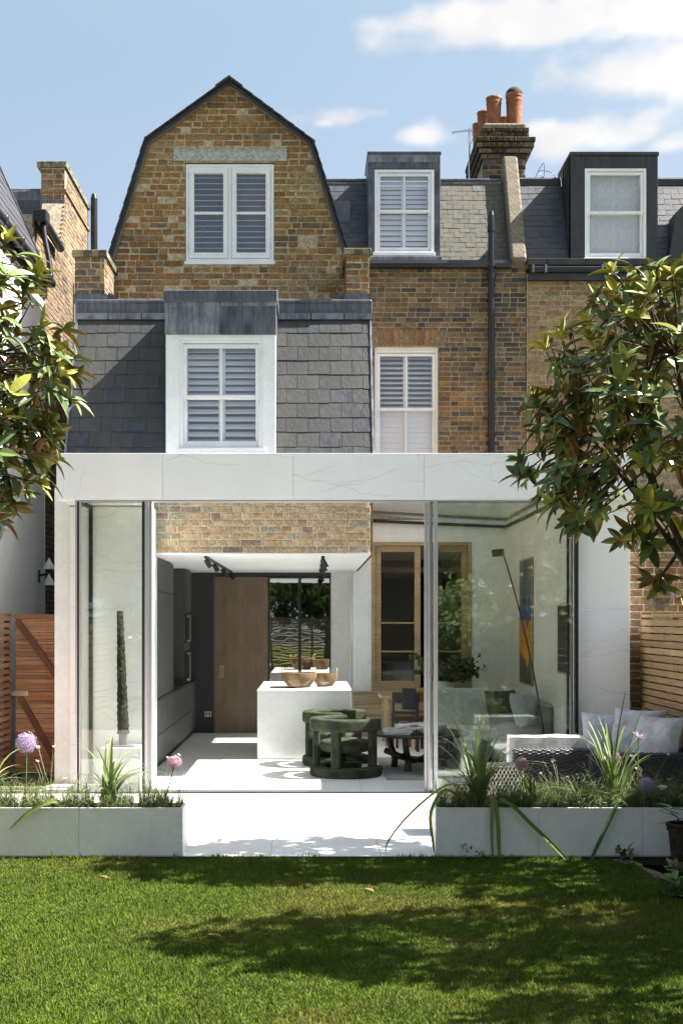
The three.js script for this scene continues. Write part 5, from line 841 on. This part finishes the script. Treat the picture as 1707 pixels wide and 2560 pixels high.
function magnolia(label, { x, z, base, fork, c, r, rosettes, singles, seed, limbs, keep = () => true, name = 'magnolia_tree' }) {
  const tree = thing(name, label, 'tree', 'magnolia trees in the garden', [x, base, z]), R = rng(seed), C = V(c[0] - x, c[1] - base, c[2] - z), F = V(0, fork - base, 0);
  part(tree, 'trunk', tube([[0, 0, 0], [0.01, F.y * 0.4, 0.01], [-0.01, F.y * 0.8, 0], [0, F.y, 0]], 0.055, 0.042, 12, 9), M.bark);
  const spine = [];
  for (let i = 0; i < limbs; i++) {
    const a = i / limbs * 6.283 + R() * 0.5, e = 0.15 + R() * 0.9, T2 = C.clone().add(V(Math.cos(a) * r[0] * 0.62 * Math.cos(e), r[1] * (i === 0 ? 0.75 : Math.sin(e) * 0.8 - 0.25), Math.sin(a) * r[2] * 0.62 * Math.cos(e)));
    const m = F.clone().lerp(T2, 0.5).add(V((R() - 0.5) * 0.2, -0.08 + R() * 0.1, (R() - 0.5) * 0.2)), pts = [V(0, F.y - 0.1, 0), F.clone().lerp(m, 0.35), m, T2];
    part(tree, 'limb', tube(pts, 0.034, 0.012, 14, 7), M.bark); const cv = new THREE.CatmullRomCurve3(pts); for (let k = 4; k <= 14; k++) spine.push(cv.getPointAt(k / 14));
  }
  const twigs = [], all = [], up = V(0, 1, 0);
  const leaf = (p, d, n, kind, s, young) => {
    const y = d.clone().normalize(), zz = n.clone().addScaledVector(y, -n.dot(y)).normalize(), xx = y.clone().cross(zz).normalize(), m = new THREE.Matrix4().makeBasis(xx, y, zz).scale(V(s, s, s)).setPosition(p);
    const top = young ? (R() < 0.6 ? 3 : 4) : [0, 0, 1, 2, 2, 4][Math.floor(R() * 6)], und = young ? 3 : [0, 1, 1, 0, 2][Math.floor(R() * 5)]; all.push({ m, kind, top, und, p });
  };
  for (let i = 0; i < rosettes; i++) {
    const u = V(R() * 2 - 1, R() * 2 - 1, R() * 2 - 1); if (u.length() > 1 || u.length() < 0.12) { i--; continue; }
    const rad = Math.pow(u.length(), 0.42); u.normalize(); const lump = 0.86 + 0.24 * vn(u.x * 3 + 9, u.y * 3 + u.z * 2 + 9, 1e6, 1e6, seed), P = C.clone().add(V(u.x * r[0], u.y * r[1], u.z * r[2]).multiplyScalar(rad * lump));
    if (!keep(P.x + x, P.y + base, P.z + z)) continue;
    let best = spine[0]; for (const s of spine) if (s.distanceToSquared(P) < best.distanceToSquared(P)) best = s;
    const mid = best.clone().lerp(P, 0.55).add(V((R() - 0.5) * 0.08, -0.05 + R() * 0.05, (R() - 0.5) * 0.08)); twigs.push(tube([best, mid, P], 0.009, 0.004, 5, 5));
    const ax = u.clone().multiplyScalar(0.65).add(V((R() - 0.5) * 0.6, 0.45 + R() * 0.5, (R() - 0.5) * 0.6)).normalize(), b = ax.clone().cross(V(0.3, 0.2, 0.9)).normalize(), cc = ax.clone().cross(b), n = 6 + Math.floor(R() * 4), young = R() < 0.30 + 0.3 * Math.max(0, u.y), open = young ? 0.35 : 0.75;
    for (let k = 0; k < n; k++) { const ph = k * 2.4 + R() * 0.5, th = open + R() * 0.75 + (k > 5 ? 0.35 : 0), d = ax.clone().multiplyScalar(Math.cos(th)).add(b.clone().multiplyScalar(Math.cos(ph) * Math.sin(th))).add(cc.clone().multiplyScalar(Math.sin(ph) * Math.sin(th))); d.y -= 0.15 * R(); leaf(P.clone().addScaledVector(ax, -0.03 * R()), d, ax, Math.floor(R() * 7), 0.55 + R() * 0.7, young); }
    for (let k = 0; k < 3; k++) { const q = mid.clone().lerp(P, R()), d = V(R() - 0.5, R() - 0.75, R() - 0.5); leaf(q, d, V(R() - 0.5, 0.8, R() - 0.5), Math.floor(R() * 7), 0.6 + R() * 0.6, false); }
  }
  const tw = part(tree, 'twigs', join(twigs), M.bark); tw.userData.kind = 'stuff';
  all.sort((a, b) => b.p.z - a.p.z);
  const one = all.slice(0, singles), rest = all.slice(singles), bucket = new Map();
  for (const l of one) { const o = part(tree, 'leaf', leafKinds[l.kind].both, [magTop[l.top], magUnder[l.und]]); l.m.decompose(o.position, o.quaternion, o.scale); }
  for (const l of rest) for (const [k, g] of [[magTop[l.top], leafKinds[l.kind].t], [magUnder[l.und], leafKinds[l.kind].b]]) (bucket.get(k) ?? bucket.set(k, []).get(k)).push(g.clone().applyMatrix4(l.m));
  const ms = [...bucket.keys()], cr = part(tree, 'crown', mergeGeometries(ms.map((m) => mergeGeometries(bucket.get(m))), true), ms); cr.userData.kind = 'stuff';
  return tree;
}
magnolia('magnolia with glossy dark leaves at the right of the terrace', { x: 2.98, z: 3.78, base: -0.09, fork: 2.05, c: [2.86, 3.38, 3.5], r: [1.28, 1.28, 0.88], rosettes: 410, singles: 300, seed: 201, limbs: 9, keep: (x, y, z) => !(x < 2.3 && y < 2.55) && !(x > 2.25 && y < 3.05 && hash(Math.round(x * 90), Math.round(y * 90), 3) < 0.68) });
magnolia('sunlit magnolia leaning in from the left edge', { x: -3.15, z: 3.75, base: -0.09, fork: 2.1, c: [-3.10, 3.85, 3.4], r: [1.24, 1.45, 0.9], rosettes: 340, singles: 300, seed: 202, limbs: 8, keep: (x, y, z) => x > -4.2 });
magnolia('magnolia beyond the right edge whose shade crosses the lawn', { x: 4.35, z: 5.9, base: -0.09, fork: 2.0, c: [4.3, 3.75, 5.8], r: [1.5, 1.55, 0.85], rosettes: 260, singles: 0, seed: 203, limbs: 8 });
magnolia('magnolia further along the right boundary shading the lawn corner', { x: 4.6, z: 4.3, base: -0.09, fork: 1.7, c: [4.6, 2.7, 4.3], r: [1.1, 1.2, 0.8], rosettes: 170, singles: 0, seed: 204, limbs: 7 });
magnolia('low magnolia at the near right beyond the frame', { x: 3.9, z: 7.3, base: -0.09, fork: 1.4, c: [3.9, 2.3, 7.3], r: [1.0, 1.1, 0.7], rosettes: 130, singles: 0, seed: 205, limbs: 6 });

{ // ---- trees at the end of the garden, mirrored in the glass
  const tree = (label, x, z, h, r, seed, c) => {
    const t = thing('garden_tree', label, 'tree', 'trees at the end of the garden', [x, -0.1, z]), R = rng(seed);
    part(t, 'trunk', tube([[0, 0, 0], [0.05, h * 0.3, 0.02], [0, h * 0.62, 0]], 0.16, 0.07, 10, 8), M.bark);
    for (let i = 0; i < 6; i++) { const a = i * 1.05; part(t, 'limb', tube([[0, h * (0.3 + 0.04 * i), 0], [Math.cos(a) * r * 0.3, h * 0.55, Math.sin(a) * r * 0.3], [Math.cos(a) * r * 0.65, h * 0.72, Math.sin(a) * r * 0.65]], 0.06, 0.02, 8, 6), M.bark); }
    const g = new THREE.PlaneGeometry(0.09, 0.14, 1, 1), N = 15000, im = new THREE.InstancedMesh(g, leafMat([1, 1, 1], 0.35, 0.2), N), o = new THREE.Object3D(), col = new THREE.Color();
    const cl = []; for (let i = 0; i < 40; i++) { const u = V(R() * 2 - 1, R() * 2 - 1, R() * 2 - 1).normalize().multiplyScalar(0.45 + 0.5 * R()); cl.push([u.x * r, h * 0.58 + u.y * h * 0.42, u.z * r, 0.45 + R() * 0.6]); }
    for (let i = 0; i < N; i++) { const q = cl[Math.floor(R() * 40)], u = V(R() + R() - 1, R() + R() - 1, R() + R() - 1).multiplyScalar(q[3] * 1.2); o.position.set(q[0] + u.x, q[1] + u.y * 0.8, q[2] + u.z); o.rotation.set(R() * 6, R() * 6, R() * 6); const s = 0.7 + R() * 0.9; o.scale.set(s, s, s); o.updateMatrix(); im.setMatrixAt(i, o.matrix); const j = 0.7 + R() * 0.6; col.setRGB(c[0] * j, c[1] * j, c[2] * j); im.setColorAt(i, col); }
    im.name = 'crown'; im.userData.kind = 'stuff'; t.add(im);
  };
  tree('broad bright green tree behind the garden fence', 5.2, 19.5, 8.5, 3.0, 211, [0.168, 0.238, 0.042]); tree('tall olive green tree in the garden corner', 9.8, 21, 9.5, 3.2, 212, [0.140, 0.196, 0.042]); tree('rounded green tree at the middle of the rear fence', 0.6, 21.5, 6.5, 2.8, 213, [0.154, 0.210, 0.049]);
  tree('dense green tree between the broad and the middle ones', 2.9, 19.8, 7.0, 2.6, 216, [0.182, 0.252, 0.049]); tree('bushy bright tree near the right of the rear fence', 7.6, 19.4, 7.0, 2.6, 217, [0.182, 0.252, 0.042]);
  tree('dark green tree at the left of the rear fence', -4.6, 20, 8, 3.0, 214, [0.126, 0.182, 0.042]); tree('light green tree far left of the rear fence', -9.2, 21, 8.5, 3.0, 215, [0.168, 0.224, 0.056]);
}

// ---- strappy clumps, grasses, alliums in the troughs
{ // ---- loose shrubs along both boundaries beside and behind the camera
  const shrub = (label, x, z, h, r, seed, c) => {
    const t = thing('garden_shrub', label, 'shrub', 'shrubs along the garden boundaries', [x, -0.1, z]), R = rng(seed);
    for (let i = 0; i < 5; i++) { const a = i * 1.3 + R(); part(t, 'stem', tube([[0, 0, 0], [Math.cos(a) * r * 0.25, h * 0.35, Math.sin(a) * r * 0.25], [Math.cos(a) * r * 0.5, h * 0.75, Math.sin(a) * r * 0.5]], 0.03, 0.012, 7, 6), M.bark); }
    const N = 5200, im = new THREE.InstancedMesh(new THREE.PlaneGeometry(0.05, 0.085), leafMat([1, 1, 1], 0.35, 0.2), N), o = new THREE.Object3D(), col = new THREE.Color(), cl = [];
    for (let i = 0; i < 34; i++) { const u = V(R() * 2 - 1, R() * 2 - 1, R() * 2 - 1).normalize().multiplyScalar(0.35 + 0.6 * R()); cl.push([u.x * r, h * 0.55 + u.y * h * 0.48, u.z * r, 0.2 + R() * 0.3]); }
    for (let i = 0; i < N; i++) { const q = cl[i % 34], u = V(R() + R() - 1, R() + R() - 1, R() + R() - 1).multiplyScalar(q[3] * 1.3); o.position.set(q[0] + u.x, Math.max(0.05, q[1] + u.y), q[2] + u.z); o.rotation.set(R() * 6, R() * 6, R() * 6); const s = 0.7 + R() * 0.8; o.scale.set(s, s, s); o.updateMatrix(); im.setMatrixAt(i, o.matrix); const j = 0.7 + R() * 0.6; col.setRGB(c[0] * j, c[1] * j, c[2] * j); im.setColorAt(i, col); }
    im.name = 'foliage'; im.userData.kind = 'stuff'; t.add(im);
  };
  [[-3.2, 9.6, 2.1, 0.8, 'tall light green shrub on the left boundary'], [-3.25, 11.6, 2.5, 0.9, 'fresh green shrub next along the left boundary'], [-3.2, 13.8, 2.4, 0.9, 'olive green shrub on the left boundary behind the camera'], [-3.1, 16.2, 2.8, 1.0, 'dense shrub in the far left garden corner'], [3.3, 10.2, 2.3, 0.8, 'tall light green shrub on the right boundary'], [3.3, 12.4, 2.8, 0.9, 'fresh green shrub next along the right boundary'], [3.2, 14.6, 2.8, 0.9, 'olive green shrub on the right boundary behind the camera'], [3.1, 16.6, 3.0, 1.0, 'dense shrub in the far right garden corner']].forEach(([x, z, h, r, l], i) => shrub(l, x, z, h, r, 301 + i, [[.15, .20, .035], [.12, .18, .03], [.14, .17, .05]][i % 3]));
}
function blade(root, dir, L, w, bend, R, seg = 9) {                // a folded, arching leaf blade
  const pos = [], side = V(-dir.z, 0, dir.x).normalize(), q = (a, b, c, d) => pos.push(...a, ...b, ...c, ...a, ...c, ...d), pts = [];
  for (let i = 0; i <= seg; i++) { const t = i / seg, h = L * (t - bend * t * t * 0.72), o = L * (0.12 * t + bend * t * t * 0.62), ww = w * (t < 0.12 ? 0.6 + t * 3.3 : Math.pow(1 - t, 0.6) * 1.05) / 2 + 0.0004; pts.push([root.clone().addScaledVector(dir, o).add(V(0, h, 0)), ww]); }
  for (let i = 0; i < seg; i++) { const [a, wa] = pts[i], [b, wb] = pts[i + 1]; for (const s of [-1, 1]) { const P = (p, k, ww) => [p.x + side.x * ww * k, p.y + ww * 0.35 * Math.abs(k), p.z + side.z * ww * k]; if (s < 0) q(P(a, -1, wa), P(a, 0, wa), P(b, 0, wb), P(b, -1, wb)); else q(P(a, 0, wa), P(a, 1, wa), P(b, 1, wb), P(b, 0, wb)); } }
  const g = new THREE.BufferGeometry(); g.setAttribute('position', new THREE.BufferAttribute(new Float32Array(pos), 3)); g.computeVertexNormals(); return uvMetres(g);
}
function clump(label, x, z, n, L, w, seed, bend = 0.7, y = 0.352, lean = null) {
  const o = thing('strappy_plant', label, 'plant', 'strap leaved plants in the troughs', [x, y, z]), R = rng(seed);
  for (let i = 0; i < n; i++) { const a = R() * 6.283, d = V(Math.cos(a), 0, Math.sin(a) * 0.8); if (lean) d.lerp(V(lean, 0, 0.1), 0.35); part(o, 'leaf', blade(V((R() - 0.5) * 0.09, 0, (R() - 0.5) * 0.07), d.normalize(), L * (0.55 + R() * 0.6), w * (0.7 + R() * 0.6), bend * (0.3 + R() * 1.0), R, 12), bladeMats[R() < 0.12 ? 3 : Math.floor(R() * 3)]); }
  return o;
}
clump('strappy green clump by the glazed bay in the left trough', -1.62, 3.27, 34, 0.74, 0.032, 221, 0.75, 0.352, 0.5); clump('strappy clump at the far left of the left trough', -2.60, 3.27, 34, 0.78, 0.032, 222, 0.8);
clump('tall strappy clump at the terrace end of the right trough', 1.33, 3.26, 44, 0.86, 0.034, 223, 0.72); clump('upright dark strappy clump before the wicker sofa', 2.42, 3.26, 30, 0.95, 0.032, 224, 0.5); clump('loose strappy clump in the middle of the right trough', 1.75, 3.27, 22, 0.55, 0.026, 225, 1.0);
{ // leaves trailing over the fronts of the troughs
  const R = rng(231), trail = (label, pts, w, m) => { const o = thing('trailing_leaf', label, 'leaf', 'leaves trailing over the troughs', pts[0]), c = new THREE.CatmullRomCurve3(pts.map((p) => V(p[0] - pts[0][0], p[1] - pts[0][1], p[2] - pts[0][2]))), pos = [], N = 16, q = (a, b, d, e) => pos.push(...a, ...b, ...d, ...a, ...d, ...e);
    const at = (t) => { const p = c.getPoint(t), tg = c.getTangent(t), s = tg.clone().cross(V(0.1, 0.3, 1)).normalize(), ww = w * 1.35 * Math.pow(Math.sin(Math.PI * (0.12 + 0.86 * t)), 0.7) / 2; return [p, s, ww]; };
    for (let i = 0; i < N; i++) { const [a, s, u] = at(i / N), [b, s2, v] = at((i + 1) / N), P = (p, k, r, d) => [p.x + r.x * k, p.y + r.y * k, p.z + r.z * k + d]; q(P(a, -u, s, 0.004), P(a, 0, s, 0), P(b, 0, s2, 0), P(b, -v, s2, 0.004)); q(P(a, 0, s, 0), P(a, u, s, 0.004), P(b, v, s2, 0.004), P(b, 0, s2, 0)); }
    const g = new THREE.BufferGeometry(); g.setAttribute('position', new THREE.BufferAttribute(new Float32Array(pos), 3)); g.computeVertexNormals(); part(o, 'blade', uvMetres(g), m); };
  trail('long leaf arching from the right trough across the bright terrace', [[1.27, 0.36, 3.3], [1.12, 0.56, 3.36], [0.86, 0.42, 3.42], [0.60, 0.13, 3.44], [0.57, 0.02, 3.43]], 0.014, bladeMats[3]); trail('leaf hanging down the corner of the right trough', [[1.26, 0.36, 3.32], [1.05, 0.52, 3.40], [0.93, 0.36, 3.45], [0.94, 0.14, 3.46], [0.96, 0.02, 3.46]], 0.02, bladeMats[0]);
  trail('pale drooping leaf down the middle of the right trough front', [[1.36, 0.36, 3.35], [1.42, 0.46, 3.44], [1.45, 0.26, 3.47], [1.46, 0.02, 3.47], [1.47, -0.07, 3.48]], 0.026, bladeMats[1]); trail('broad leaf falling beside the pale drooping one', [[1.34, 0.36, 3.35], [1.40, 0.48, 3.45], [1.40, 0.20, 3.48], [1.41, -0.08, 3.48]], 0.024, bladeMats[3]); trail('leaf sweeping right over the trough onto the grass', [[1.38, 0.36, 3.35], [1.50, 0.44, 3.45], [1.72, 0.25, 3.48], [1.95, 0.02, 3.5], [2.02, -0.07, 3.52]], 0.024, bladeMats[0]);
  trail('dark leaf hanging left of the trough joint below the sofa', [[2.44, 0.36, 3.33], [2.42, 0.46, 3.43], [2.30, 0.25, 3.47], [2.17, -0.02, 3.49], [2.14, -0.08, 3.5]], 0.024, bladeMats[2]); trail('leaf curling over the front of the left trough', [[-1.96, 0.36, 3.33], [-2.02, 0.44, 3.44], [-2.2, 0.36, 3.47], [-2.36, 0.22, 3.48]], 0.028, bladeMats[1]);
}
{ // fine grass along the troughs
  const tufts = (label, x0, x1, n, seed, hgt) => { const R = rng(seed), g = [[], [], []]; for (let i = 0; i < n; i++) { const x = mix(x0, x1, R()), cx = Math.round(x * 3.2) / 3.2 + (x - Math.round(x * 3.2) / 3.2) * 0.82, a = R() * 6.283; g[Math.floor(R() * 3)].push(blade(V(cx, 0.35, 3.27 + (R() - 0.5) * 0.2), V(Math.cos(a), 0, Math.sin(a)), hgt * (0.3 + R() * R() * 1.1), 0.004, 0.25 + R() * 0.95, R, 6)); }
    const o = new THREE.Mesh(mergeGeometries(g.map((l) => mergeGeometries(l)), true), [bladeMats[0], bladeMats[3], bladeMats[2]]); o.name = numbered('trough_grass'); o.userData.kind = 'stuff'; tag(o, label, 'grass'); o.castShadow = o.receiveShadow = true; scene.add(o); };
  tufts('fine wispy grass growing in the left trough', -3.0, -1.06, 3600, 241, 0.38); tufts('fine green grass growing in the right trough', 1.02, 3.3, 4600, 242, 0.42);
  const wild = (label, x, z, n, seed, y) => { const o = thing('wildflower', label, 'flower', 'thin stemmed wildflowers in the troughs', [x, y, z]), R = rng(seed); for (let i = 0; i < n; i++) { const a = (R() - 0.5) * 0.34, h = 0.22 + R() * 0.3, e = V(a, h, (R() - 0.5) * 0.15); part(o, 'stem', tube([V(a * 0.2, 0, 0), V(a * 0.4, h * 0.6, 0), e], 0.0022, 0.0014, 6, 4), bladeMats[4]); const fl = []; for (let k = 0; k < 7; k++) fl.push(uvMetres(new THREE.PlaneGeometry(0.007, 0.017).translate(0, 0.011, 0).rotateX(0.9).rotateY(k * 0.9).translate(e.x + (R() - 0.5) * 0.018, e.y + (R() - 0.5) * 0.014, e.z + (R() - 0.5) * 0.018))); part(o, 'flower_head', join(fl), petalPale); } };
  const petalPale = leafMat([.62, .52, .50], .35, 0), petalLilac = leafMat([.52, .38, .60], .35, 0), petalPink = leafMat([.55, .36, .44], .35, 0), petalWhite = leafMat([.78, .76, .68], .3, 0);
  wild('pale wildflowers before the cedar gate', -2.10, 3.27, 6, 251, 0.35); wild('wispy wildflowers at the terrace corner of the left trough', -1.22, 3.27, 4, 252, 0.35); wild('pale wildflowers before the wicker armchair', 1.98, 3.25, 7, 253, 0.35); wild('pale wildflowers under the magnolia', 2.7, 3.25, 4, 254, 0.35);
  const allium = (label, x, y, z, r, m, bx0, seed) => { const o = thing('allium', label, 'flower', 'alliums in the troughs', [bx0, 0.352, z]), R = rng(seed), fl = [], e = V(x - bx0, y - 0.352, 0); part(o, 'stem', tube([V(0, 0, 0), e.clone().multiplyScalar(0.5).add(V(0.008, 0, 0)), e], 0.006, 0.0045, 8, 6), bladeMats[2]);
    for (let i = 0; i < 190; i++) { const u = i / 190 * 2 - 1, a = i * 2.39996, d = V(Math.sqrt(1 - u * u) * Math.cos(a), u, Math.sqrt(1 - u * u) * Math.sin(a)), qn = new THREE.Quaternion().setFromUnitVectors(V(0, 0, 1), d), s = r * (0.85 + R() * 0.3); for (let k = 0; k < 3; k++) fl.push(uvMetres(new THREE.PlaneGeometry(0.003, 0.022 * r / 0.07)).rotateX(0.35).rotateZ(k * 1.047 + R()).applyQuaternion(qn).translate(e.x + d.x * s, e.y + d.y * s, d.z * s)); fl.push(bar([e.x, e.y, 0], [e.x + d.x * s, e.y + d.y * s, d.z * s], 0.0014, 0.0014)); }
    part(o, 'flower_head', join(fl), m); };
  allium('large lilac allium globe before the cedar gate', -2.27, 0.88, 3.30, 0.078, petalLilac, -2.29, 1); allium('pink allium globe leaning at the terrace end of the left trough', -1.09, 0.72, 3.30, 0.055, petalPink, -1.20, 2); allium('small mauve allium globe before the wicker armchair', 1.67, 0.70, 3.25, 0.052, petalPink, 1.68, 3); allium('dusky purple allium globe under the magnolia', 2.66, 0.54, 3.30, 0.064, petalLilac, 2.64, 4); allium('faded allium globe among the strappy leaves by the sofa', 2.42, 0.74, 3.2, 0.055, petalPink, 2.44, 5);
  const lily = thing('lilac_lily', 'lilac star flowers on a tall stem before the sofa pillows', 'flower', null, [2.58, 0.352, 3.28]); part(lily, 'stem', tube([[0, 0, 0], [0.01, 0.3, 0], [0.02, 0.56, 0]], 0.005, 0.004, 8, 6), bladeMats[0]); for (let i = 0; i < 14; i++) { const a = i * 2.4; part(lily, 'petal', leafSheet(0.07, 0.014, 0.2, 0.3, false).rotateX(-0.5 - (i % 3) * 0.4).rotateY(a).translate(0.02, 0.56, 0), petalLilac); }
  const rose = thing('white_rose', 'white rose in full bloom on a leafy stem under the magnolia', 'flower', null, [2.86, 0.352, 3.30]), RR = rng(261); part(rose, 'stem', tube([[0, 0, 0], [-0.04, 0.08, 0.02], [-0.09, 0.15, 0.04]], 0.005, 0.004, 8, 6), bladeMats[2]); for (let i = 0; i < 26; i++) { const t = i / 26; part(rose, 'petal', leafSheet(0.048, 0.05, 0.5, 0.4 - t, false).translate(0, 0.004, 0).rotateX(-0.3 - t * 1.1).rotateY(i * 2.4).translate(-0.09, 0.15, 0.045), petalWhite); } for (let i = 0; i < 22; i++) { part(rose, 'leaf', leafSheet(0.075, 0.035, 0.3, 0.2, false).rotateX(-1.2 + RR()).rotateY(RR() * 6).translate(RR() * 0.3 - 0.05, RR() * 0.34, RR() * 0.1), bladeMats[i % 3]); }
}
{ // ---- a few fallen magnolia leaves on the grass
  const R = rng(291), spots = [[-1.55, 4.15, 'brown fallen leaf on the left of the lawn'], [1.62, 5.05, 'curled fallen leaf at the edge of the tree shadow'], [0.42, 4.62, 'small tan fallen leaf in the middle of the lawn'], [2.02, 6.1, 'tan fallen leaf near the right edge of the lawn'], [-0.62, 5.75, 'dark fallen leaf within the lawn shadow']];
  for (const [x, z, l] of spots) { const o = thing('fallen_leaf', l, 'leaf', 'fallen leaves on the lawn', [x, -0.004, z], R() * 6); part(o, 'blade', leafKinds[Math.floor(R() * 7)].t.clone().rotateX(-1.45).scale(0.6, 0.6, 0.6), magUnder[[0, 2][Math.floor(R() * 2)]]); }
}
{ // ---- the border bed on the right, its stone edging, pots
  const sh = [[3.6, 3.45], [3.6, 9]]; for (let z = 9; z >= 3.449; z -= 0.15) sh.push([bedEdge(z), z]);
  const bed = struct('border_bed', extrude(sh.map(([x, z]) => [x, -z]), [], 0.04).rotateX(-Math.PI / 2).translate(0, -0.075, 0), M.soil);
  const ed = thing('stone_edging', 'row of rough stone setts edging the border bed', 'edging'), R = rng(271); for (let z = 3.5; z < 7.6; z += 0.16) { const x = bedEdge(z), s = part(ed, 'sett', uvMetres(new RoundedBoxGeometry(0.10 + R() * 0.03, 0.08, 0.15, 2, 0.02), R() * 4, R() * 4), [M.stone, M.cement, flettons[1]][R() < 0.15 ? 2 : Math.floor(R() * 2)]); s.position.set(x, -0.05 + (R() - 0.5) * 0.015, z); s.rotation.set((R() - 0.5) * 0.1, 0.33 + (R() - 0.5) * 0.2, (R() - 0.5) * 0.15); }
  const pot = (label, x, z, r, h, s) => { const p = thing('clay_pot', label, 'plant pot', 'pots in the border', [x, -0.03, z]), Q = rng(s); part(p, 'pot', lathe([[0, 0], [r * 0.68, 0], [r * 0.95, h * 0.86], [r * 1.05, h * 0.87], [r * 1.06, h], [r * 0.93, h], [r * 0.9, h * 0.9], [0, h * 0.9]], 36), M.potStone); part(p, 'rim', uvMetres(new THREE.TorusGeometry(r, 0.014, 8, 40).rotateX(Math.PI / 2).translate(0, h, 0)), M.clayDark); part(p, 'compost', cyl(r * 0.88, r * 0.88, 0.01, 0, h * 0.9, 0, 28), M.soil); for (let i = 0; i < 12; i++) part(p, 'leaf', leafSheet(0.13 + Q() * 0.08, 0.045, 0.3, 0.5, false).rotateX(-0.2 - Q() * 0.9).rotateY(Q() * 6.28).translate((Q() - 0.5) * r, h * 0.9 + Q() * 0.16, (Q() - 0.5) * r), bladeMats[i % 3]); };
  pot('tall mossy clay pot before the right trough', 2.80, 3.78, 0.115, 0.34, 1); pot('squat clay pot at the right edge beside the tall one', 3.04, 3.95, 0.15, 0.24, 2);
  const bush = (label, x, z, n, L, s, m) => { const o = thing('border_plant', label, 'plant', 'low plants in the border', [x, -0.03, z]), Q = rng(s); for (let i = 0; i < n; i++) part(o, 'leaf', leafSheet(L * (0.6 + Q() * 0.7), L * 0.42, 0.35, 0.4, false).rotateX(-0.2 - Q() * 1.0).rotateY(Q() * 6.28).translate((Q() - 0.5) * 0.12, Q() * 0.12, (Q() - 0.5) * 0.12), bladeMats[m[i % m.length]]); };
  bush('small dark seedling against the right trough', 2.42, 3.52, 22, 0.07, 281, [2, 2, 0]); bush('leafy dark plant in the bed below the clay pots', 2.62, 4.35, 46, 0.12, 282, [2, 0, 2]); bush('spreading plant with pale leaves at the frame edge of the bed', 2.44, 4.75, 40, 0.12, 283, [0, 1, 2]); bush('low plant among the soil near the stone setts', 2.75, 4.15, 30, 0.10, 284, [2, 2, 3]); bush('tiny upright weed by the foot of the right trough', 1.24, 3.50, 12, 0.05, 285, [2]);
}
renderer.render(scene, camera);
